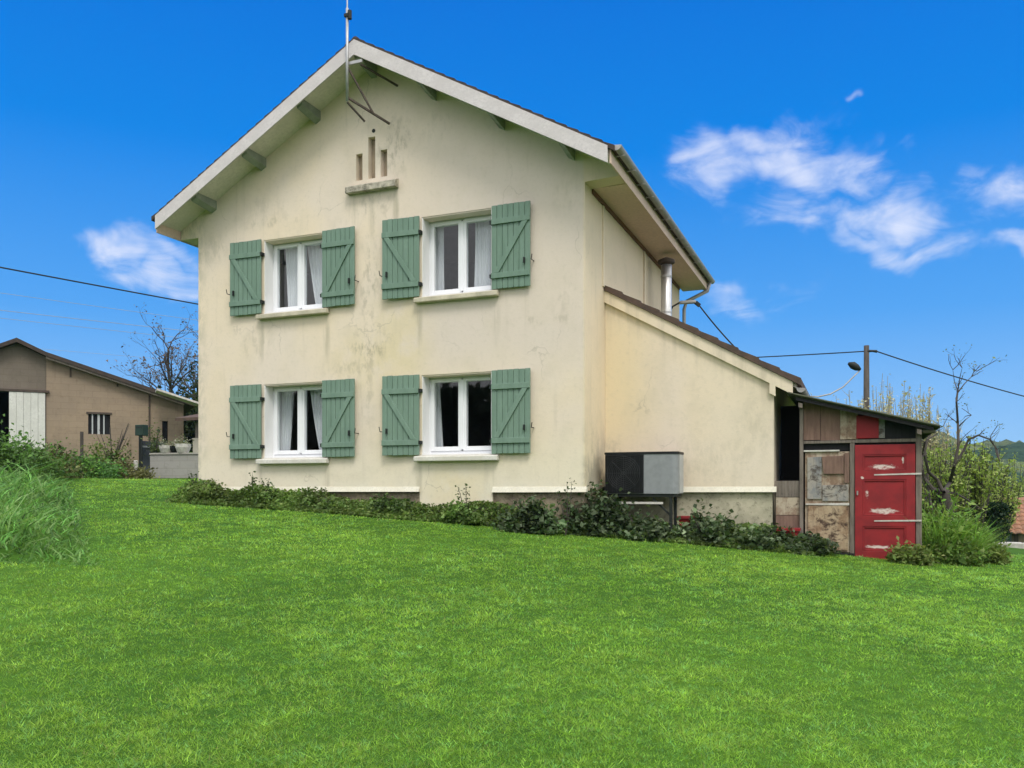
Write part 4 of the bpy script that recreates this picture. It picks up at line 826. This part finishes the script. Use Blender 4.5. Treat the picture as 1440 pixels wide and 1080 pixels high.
# dn measured from the bank edge, dp = depth from the lawn's near side
A2 = np.array([[BN[0], BN[1]], [FW[0], FW[1]]]); rhs = np.stack([dn0+BN@BP, dp0+FW@np.array((CAM.x, CAM.y))]); xy = np.linalg.solve(A2, rhs); x_, y_ = xy[0], xy[1]
lat = (x_-CAM.x)*RT[0]+(y_-CAM.y)*RT[1]; k_ = (lat > -.80*dp0) & (x_ < -2); x_, y_, dn0, dp0 = x_[k_], y_[k_], dn0[k_], dp0[k_]; n = len(x_)
edge = ss(np.minimum(dn0/1.1, (dp0-9.2)/.9)+.12); tk_ = ss((vnoise(x_, y_, 2.4, 31)-.3)*2); hh = (.10+.21*edge)*rng.lognormal(0, .38, n)*(.6+.65*tk_)
cl = vary((.105, .245, .06), n, .48, (.27, .40, .15)); cl *= (.7+.7*vnoise(x_, y_, 3.5, 33))[:, None]
v, f, c = blade_geo(np.stack([x_, y_, ground(x_, y_)-.02], 1), hh, np.maximum(.017, .0019*dp0)*rng.uniform(.5, 1.7, n), rng.uniform(.4, 1.7, n), np.clip(cl, 0, 1), 3)
tag(mesh_np('tall_grass', v, f, c, M['grass']), kind='stuff', label='tall unmown grass on the bank at the left edge', cat='grass')

# low leafy ground cover along the wall foot
NC = 26000; x_ = rng.uniform(-7.85, 3.55, NC); ef = np.interp(x_, (-9, -8.4, -3.0, .2, 3.4, 4.0), (-.6, -.78, -.74, -.02, .55, 1.05)); wf = np.where(x_ < .05, -.02, np.where(x_ < 2.8, 1.1, 1.12))
t_ = rng.uniform(0, 1, NC); y_ = ef+(wf-ef)*t_; hb = .05+.30*ss(t_*1.6)*(.3+1.1*vnoise(x_, y_, 2.6, 41)); hb *= np.interp(x_, (-8.5, -7, -6, -3.2, -2.8, -1.6, -1.2, 3.5), (1.2, 1.0, .85, .8, .75, .9, .9, .8))
p = np.stack([x_, y_, ground(x_, y_)+hb*rng.uniform(.1, 1, NC)**.7], 1); tone = .65+.8*vnoise(x_, y_, 4, 42)
cl = vary((.085, .155, .034), NC, .35, (.20, .26, .08))*tone[:, None]; v, f, c = leaf_geo(p, .055*rng.lognormal(0, .3, NC), .3, .6, np.clip(cl, 0, 1))
tag(mesh_np('ground_cover', v, f, c, M['leaf']), kind='stuff', label='low mixed weeds along the foot of the house wall', cat='ground cover')
def bush(x, y, rx, ry, h, n, label, col=(.050, .092, .036), tint=(.20, .25, .15), size=.082, k=34): return shrub('ivy_bush', (x, y), (rx, ry), h, n, size, col, tint, label, 'bush', 'dark leafy bushes along the wall foot', k, .2, 4, 'dark_bark', .75, .5)
bush(-.75, -.40, .58, .34, .58, 3200, 'dark ivy bush right of the patched render, left of the house corner')
bush(.02, .25, .62, .42, .74, 4200, 'tallest dark ivy bush at the house corner below the heat pump')
bush(.8, .30, .5, .35, .42, 2400, 'low dark ivy bush in front of the heat pump stand')
bush(1.75, .62, .55, .36, .48, 3000, 'dark ivy bush right of the heat pump below the annex wall')
bush(2.55, .72, .6, .36, .40, 3200, 'long dark ivy bush at the annex corner')
bush(3.2, .82, .42, .3, .34, 2200, 'dark ivy bush spreading to the patched shed panel')
bush(-7.2, -.42, .45, .30, .42, 2600, 'olive weedy bush at the left corner of the house', (.105, .165, .042), (.23, .28, .10), .055)
bush(-5.9, -.36, .5, .28, .32, 2000, 'small leafy bush under the lower left window', (.085, .155, .038), (.19, .26, .09), .055)
bush(-4.7, -.38, .55, .30, .30, 2200, 'low dark bush right of the lower left window', (.075, .135, .035), (.18, .24, .09), .055)
bush(-3.3, -.36, .38, .30, .40, 1800, 'rounded dark bush at the left edge of the patched render', (.06, .115, .03), (.15, .21, .08), .055)
bush(-2.0, -.42, .5, .3, .34, 2000, 'leafy green bush below the lower right window', (.085, .155, .038), (.19, .26, .09), .055)
def sprig(x, y, h, label):
    z0 = gz(x, y); t = thing('weed_sprig', (x, y, z0), label, 'weed', 'tall weed sprigs by the wall'); b = MB(); ps = []
    for q in range(3):
        e = Vector((random.uniform(-.12, .12), random.uniform(-.08, .08), h*random.uniform(.7, 1))); s0 = Vector((x, y, z0)); b.tube([s0, s0+e*.5+Vector((.02, 0, .03)), s0+e], [.008, .007, .003], 5)
        for u_ in np.linspace(.35, 1, 9): ps.append(s0+e*u_+Vector((random.gauss(0, .03), random.gauss(0, .03), 0)))
    b.build('stem', M['bark'], t); ps = np.array(ps).repeat(3, 0)+rng.normal(size=(len(ps)*3, 3))*.025; v, f, c = leaf_geo(ps, np.full(len(ps), .05), .3, .6, vary((.05, .09, .025), len(ps), .3)); mesh_np('leaves', v, f, c, M['leaf'], t)
sprig(-6.25, -.3, .62, 'thin tall weed sprig below the left edge of the lower left window'); sprig(-5.9, -.28, .5, 'leaning weed sprig just right of the thin tall one'); sprig(-1.95, -.32, .78, 'tall weed sprig in front of the patched yellow render'); sprig(-.22, -.3, .95, 'weed sprig climbing beside the house corner'); sprig(-7.55, -.35, .55, 'weed sprig at the far left house corner')

# weeds at the shed's right side
def weed_clump(px, py, d, r, h, n, label, col, tint, w=.016, group='weeds right of the shed'):
    p = at(px, py, d); z0 = gz(p.x, p.y); t = thing('weed_clump', (p.x, p.y, z0), label, 'weeds', group)
    a_ = rng.uniform(0, 6.28, n); q = np.sqrt(rng.uniform(0, 1, n))*r; x_ = p.x+np.cos(a_)*q; y_ = p.y+np.sin(a_)*q*.7; hh = h*rng.lognormal(0, .25, n)*(1-.45*(q/r)**2)
    v, f, c = blade_geo(np.stack([x_, y_, ground(x_, y_)-.02], 1), hh, np.full(n, w)*rng.uniform(.6, 1.5, n), rng.uniform(.2, .9, n), np.clip(vary(col, n, .3, tint), 0, 1), 3, yaw=a_+rng.normal(0, .6, n)); mesh_np('stalks', v, f, c, M['grass'], t)
    m_ = int(n*4); j = rng.integers(0, n, m_); pp = np.stack([x_[j], y_[j], ground(x_[j], y_[j])+hh[j]*rng.uniform(.2, .95, m_)], 1)+rng.normal(size=(m_, 3))*.05; v, f, c = leaf_geo(pp, .07*rng.lognormal(0, .35, m_), .3, .45, np.clip(vary(col, m_, .4, tint), 0, 1)); mesh_np('leaves', v, f, c, M['leaf'], t)
weed_clump(1318, 790, 13.2, .62,   .80, 700, 'tall bright green weeds right beside the shed post', (.14, .28, .05), (.30, .42, .11), .026)
weed_clump(1352, 788, 13.6, .45,   .66, 480, 'green weed clump right of the tallest weeds', (.13, .25, .055), (.32, .42, .14), .024)
weed_clump(1282, 792, 12.4, .26, .2, 420, 'low dry weeds at the foot of the red door', (.12, .19, .045), (.26, .28, .10), .010)
weed_clump(1378, 792, 13.4, .36, .30, 800, 'low dusty weeds at the lawn edge far right of the shed', (.12, .19, .045), (.26, .30, .10), .010)
weed_clump(1335, 797, 12.9, .42, .34, 1000, 'low grass tuft before the tall weeds', (.11, .21, .045), (.24, .30, .09), .011)

# twisted bare fruit tree right of the shed
b0 = at(1335, 715, 17); b0.z = gz(b0.x, b0.y); ft = thing('fruit_tree', b0, 'twisted bare dark limbed fruit tree right of the shed', 'tree'); b = MB()
def path(pts, r0, r1, d=17, jit=.12):
    q = [at(x, y, d+random.uniform(-jit, jit)*3) for x, y in pts]; b.tube(q, list(np.linspace(r0*.55, r1*.5, len(q))), 7, cap=False); return q
tk = MB(); q0 = [Vector((b0.x, b0.y, b0.z-.2)), at(1332, 712, 17), at(1328, 700, 17), at(1326, 690, 17)]; tk.tube(q0, [.14, .12, .11, .12], 9); tk.build('trunk', M['dark_bark'], ft, smooth=True)
br = [path([(1326, 692), (1312, 688), (1302, 676), (1296, 662), (1297, 640), (1301, 622)], .085, .04), path([(1326, 691), (1318, 675), (1306, 664), (1300, 640), (1304, 618), (1318, 610)], .07, .03),
      path([(1327, 692), (1336, 678), (1342, 655), (1348, 625), (1347, 595), (1345, 565), (1347, 548)], .07, .03), path([(1342, 655), (1356, 632), (1362, 618), (1376, 612), (1392, 618), (1402, 632), (1406, 648)], .05, .02), path([(1330, 692), (1345, 694), (1362, 704), (1380, 716)], .05, .025), path([(1304, 665), (1306, 690), (1310, 712), (1316, 735)], .045, .03),
      path([(1348, 600), (1358, 590), (1366, 584)], .025, .008), path([(1347, 552), (1356, 540), (1366, 530), (1374, 522)], .025, .006), path([(1347, 550), (1342, 536), (1340, 520)], .022, .006), path([(1347, 548), (1350, 530), (1353, 517)], .022, .006), path([(1301, 622), (1312, 606), (1326, 600)], .03, .01)]
tips = []
for q in br:
    for s_ in q[2:]:
        for k in range(2): grow(b, s_, Vector((random.gauss(0, .7), random.gauss(0, .7), random.uniform(.1, 1))), random.uniform(.15, .38), .008, 1, .7, .2, 3, (1, 3), tips)
b.build('branches', M['dark_bark'], ft)
ps = np.array([t_[0] for t_ in tips]).repeat(3, 0); ps += rng.normal(size=ps.shape)*.05; v, f, c = leaf_geo(ps, .04*rng.lognormal(0, .3, len(ps)), .3, .6, vary((.12, .17, .06), len(ps), .3, (.25, .27, .15))); mesh_np('leaf_buds', v, f, c, M['leaf'], ft)

# shrubs made of many upright shoots
def shoots(name, px, d, r, h, ns, nl, label, cat, group, lc, lt, stem='pale_stem', ls=.05, py=720):
    p = at(px, py, d); z0 = gz(p.x, p.y); t = thing(name, (p.x, p.y, z0), label, cat, group); b = MB(); ps = []
    for k in range(ns):
        a_ = random.uniform(0, 6.28); rr = math.sqrt(random.random()); e = Vector((math.cos(a_)*r*rr, math.sin(a_)*r*rr*.8, h*random.uniform(.55, 1)*(1-.2*rr))); s0 = Vector((p.x+e.x*.45, p.y+e.y*.45, z0-.1)); en = Vector((p.x+e.x, p.y+e.y, z0+e.z))
        mid = s0.lerp(en, .5)+Vector((random.gauss(0, .08), random.gauss(0, .08), 0)); b.tube([s0, mid, en], [.020, .014, .006], 4, cap=False)
        for q in range(max(1, nl//ns)):
            u_ = random.random()**.6; w_ = s0.lerp(mid, u_*2) if u_ < .5 else mid.lerp(en, u_*2-1); ps.append(w_+Vector((random.gauss(0, .05), random.gauss(0, .05), random.gauss(0, .03))))
        for q in range(5):
            u_ = random.uniform(.4, .95); w_ = s0.lerp(mid, u_*2) if u_ < .5 else mid.lerp(en, u_*2-1); b.tube([w_, w_+Vector((random.gauss(0, .1), random.gauss(0, .1), random.uniform(.15, .4)))], [.008, .003], 4, cap=False)
    b.build('stems', M[stem], t); ps = np.array(ps); v, f, c = leaf_geo(ps, ls*rng.lognormal(0, .3, len(ps)), .1, .5, np.clip(vary(lc, len(ps), .3, lt), 0, 1)); mesh_np('leaves', v, f, c, M['leaf'], t)
for px, d, r, h, lab in ((1150, 27, .6, 4.3, 'thin pale shoots just right of the annex roof end'), (1185, 26, .7, 4.5, 'pale budding shoots left of the utility pole'), (1238, 26, .75, 5.15, 'pale budding shoots right of the utility pole'), (1262, 25, .7, 5.1, 'tall pale shoots above the middle of the shed roof'),
                         (1294, 25, .45, 5.3, 'tallest narrow pale shoots above the right end of the shed roof'), (1322, 25, .7, 4.4, 'pale shoots beyond the eave of the shed')):
    shoots('coppiced_willow', px, d, r, h, 70 if r > .5 else 40, 2200, lab, 'shrub', 'budding willows behind the shed', (.44, .42, .24), (.72, .67, .50), ls=.075)
for px, d, r, h, lab in ((1318, 20, .8, 2.7, 'yellow green bush directly behind the shed corner'), (1352, 21, .9, 2.9, 'yellow green bush behind the fruit tree trunk'), (1385, 23, .9, 2.9, 'yellow green bush under the arched fruit tree limb'), (1432, 37, 1.8, 4.0, 'yellow green bush at the right edge of the photo'), (1372, 26, 1.3, 3.0, 'taller green bush farther back between the others'), (1478, 35, 1.6, 3.6, 'green bush cut by the right photo edge')):
    shoots('leafy_bush', px, d, r, h, 60, 4600, lab, 'bush', 'yellow green bushes right of the shed', (.22, .32, .06), (.46, .52, .18), 'bark', .085)
p = at(1350, 730, 21); hg = thing('clipped_hedge', (p.x, p.y, gz(p.x, p.y)), 'dark clipped hedge behind the fruit tree', 'hedge')
n = 9000; u3 = rng.uniform(-1.7, 1.15, n); v3 = rng.uniform(-.3, .3, n); w3 = rng.uniform(0, 1, n)**.6; zt = -.33; zb_ = gz(p.x, p.y); pp = np.stack([p.x+RT[0]*u3+FW[0]*v3, p.y+RT[1]*u3+FW[1]*v3, zb_+(zt-zb_)*w3], 1)
v, f, c = leaf_geo(pp, .07*rng.lognormal(0, .2, n), .3, .6, vary((.012, .035, .014), n, .3)); mesh_np('foliage', v, f, c, M['leaf'], hg); b = MB()
for k in range(7): q = p+u*(-1.5+k*.4); b.tube([(q.x, q.y, zb_-.1), (q.x, q.y, zt-.15)], .03, 5)
b.build('stem', M['dark_bark'], hg)
p = at(1380, 640, 21); tag(MB().tube([(p.x, p.y, gz(p.x, p.y)-.2), (p.x, p.y, .2)], .022, 6).build('garden_stake', M['pump_light'], None, org=(p.x, p.y, gz(p.x, p.y))), 'thin pale stake among the yellow green bushes', 'stake')

# trees behind the barn and the house
def tree(px, py, d, L, r, depth, label, mat, seed, leaves=0, name='bare_tree', group=None):
    random.seed(seed); p = at(px, py, d); z0 = min(gz(p.x, p.y), p.z); p.z = z0; t = thing(name, p, label, 'tree', group); k = MB(); top_ = p+Vector((.05, 0, L)); k.tube([p-Vector((0, 0, .3)), p.lerp(top_, .5)+Vector((.04, .03, 0)), top_], [r*1.25, r, r*.8], 9); k.build('trunk', M[mat], t, smooth=True)
    b = MB(); tips = []
    for q in range(9):
        a_ = q/9*6.28+random.uniform(-.3, .3); s_ = p.lerp(top_, random.uniform(.62, 1)); grow(b, s_, Vector((math.cos(a_), math.sin(a_), random.uniform(.25, 1.1))), L*.55*random.uniform(.8, 1.1), r*.4, depth, .62, .28, 3, (2, 4), tips, .64)
    grow(b, top_, Vector((0, 0, 1)), L*.6, r*.7, depth, .7, .3, 3, (3, 4), tips, .68); b.build('branches', M[mat], t)
    ps = np.array([q[0] for q in tips]).repeat(2, 0); ps += rng.normal(size=ps.shape)*.09; v, f, c = leaf_geo(ps, .11*rng.lognormal(0, .3, len(ps)), .1, .6, vary((.15, .11, .09), len(ps), .4)); mesh_np('buds', v, f, c, M['leaf'], t)
tree(239, 560, 42, 3.1, .11, 3, 'bare budding tree rising behind the barn roof end', 'bark', 5)
tree(279, 560, 44, 3.3, .12, 3, 'bare tree half hidden by the left house wall', 'bark', 9)
shrub('evergreen_tree', (*at(272, 600, 40)[:2],), (1.5, 1.5), 4.4, 5000, .22, (.022, .040, .016), (.06, .08, .03), 'dark evergreen tree touching the left house wall', 'tree', None, 26, .25, 4, 'dark_bark')

# shrubs and weeds before the barn
p = at(158, 662, 24.5); shrub('leafy_shrub', (p.x, p.y), (.85, .7), 1.75, 2600, .085, (.075, .115, .03), (.16, .19, .06), 'branching leafy shrub before the barred barn window', 'shrub', None, 24, .17, 16, 'bark')
for px, py, d, rx, h, lab, col in ((8, 660, 17, 1.0, .95, 'weedy bush at the left edge above the tall grass', (.07, .13, .035)), (38, 664, 19, 1.0, .85, 'weedy bush below the white barn door', (.065, .12, .03)), (72, 668, 21, 1.0, .75, 'low brownish bush right of the white barn door', (.11, .12, .045)),
      (100, 668, 23, 1.1, .85, 'bright green weeds before the tan barn wall', (.075, .15, .03)), (132, 672, 23, 1.0, .62, 'rounded green clump left of the branching shrub', (.06, .13, .035)), (178, 668, 24, .7, .5, 'low dry growth right of the branching shrub', (.12, .12, .05)), (60, 640, 27, 1.6, 1.0, 'green growth along the foot of the barn', (.07, .14, .03)), (20, 630, 25, 1.4, 1.0, 'dark leafy growth before the open barn doorway', (.06, .11, .03))):
    p = at(px, py, d); shrub('wild_bush', (p.x, p.y), (rx, .8), h, 3000, .085, col, tuple(min(1, c_*2.1) for c_ in col), lab, 'bush', 'wild bushes before the barn', 22, .22, 5)
p = at(219, 640, 25.6); shrub('climbing_plant', (p.x, p.y, 1.0), (.3, .25), 1.1, 700, .07, (.06, .09, .03), (.12, .15, .06), 'small climbing plant above the wall right of the letter box', 'plant', None, 10, .25, 3)

# unseen row of trees behind the camera, added to darken lower window reflections
n = 42000; u3 = rng.uniform(-32, 30, n); pk = 5.6+1.6*vnoise(u3, u3*0, .7, 71); w3 = rng.uniform(0, 1, n)**.8; pp = np.stack([u3, -32+rng.normal(0, 1.2, n), -2.6+(pk+2.4)*w3], 1)
v, f, c = leaf_geo(pp, .5*rng.lognormal(0, .3, n), .2, .8, vary((.015, .03, .010), n, .35)); tag(mesh_np('unseen_tree_line', v, f, c, M['leaf']), kind='stuff')

# the air between here and the hills
hz_ = NT('haze_air'); hz_.n.remove(hz_.b); pv = hz_.n.new('ShaderNodeVolumePrincipled'); pv.inputs['Color'].default_value = (.45, .72, 1, 1); pv.inputs['Density'].default_value = .0002; hz_.l.new(pv.outputs[0], hz_.out.inputs['Volume'])
tag(MB().box(-1505, 1505, -1505, 1505, -12, 50).build('haze', hz_.m), kind='stuff')
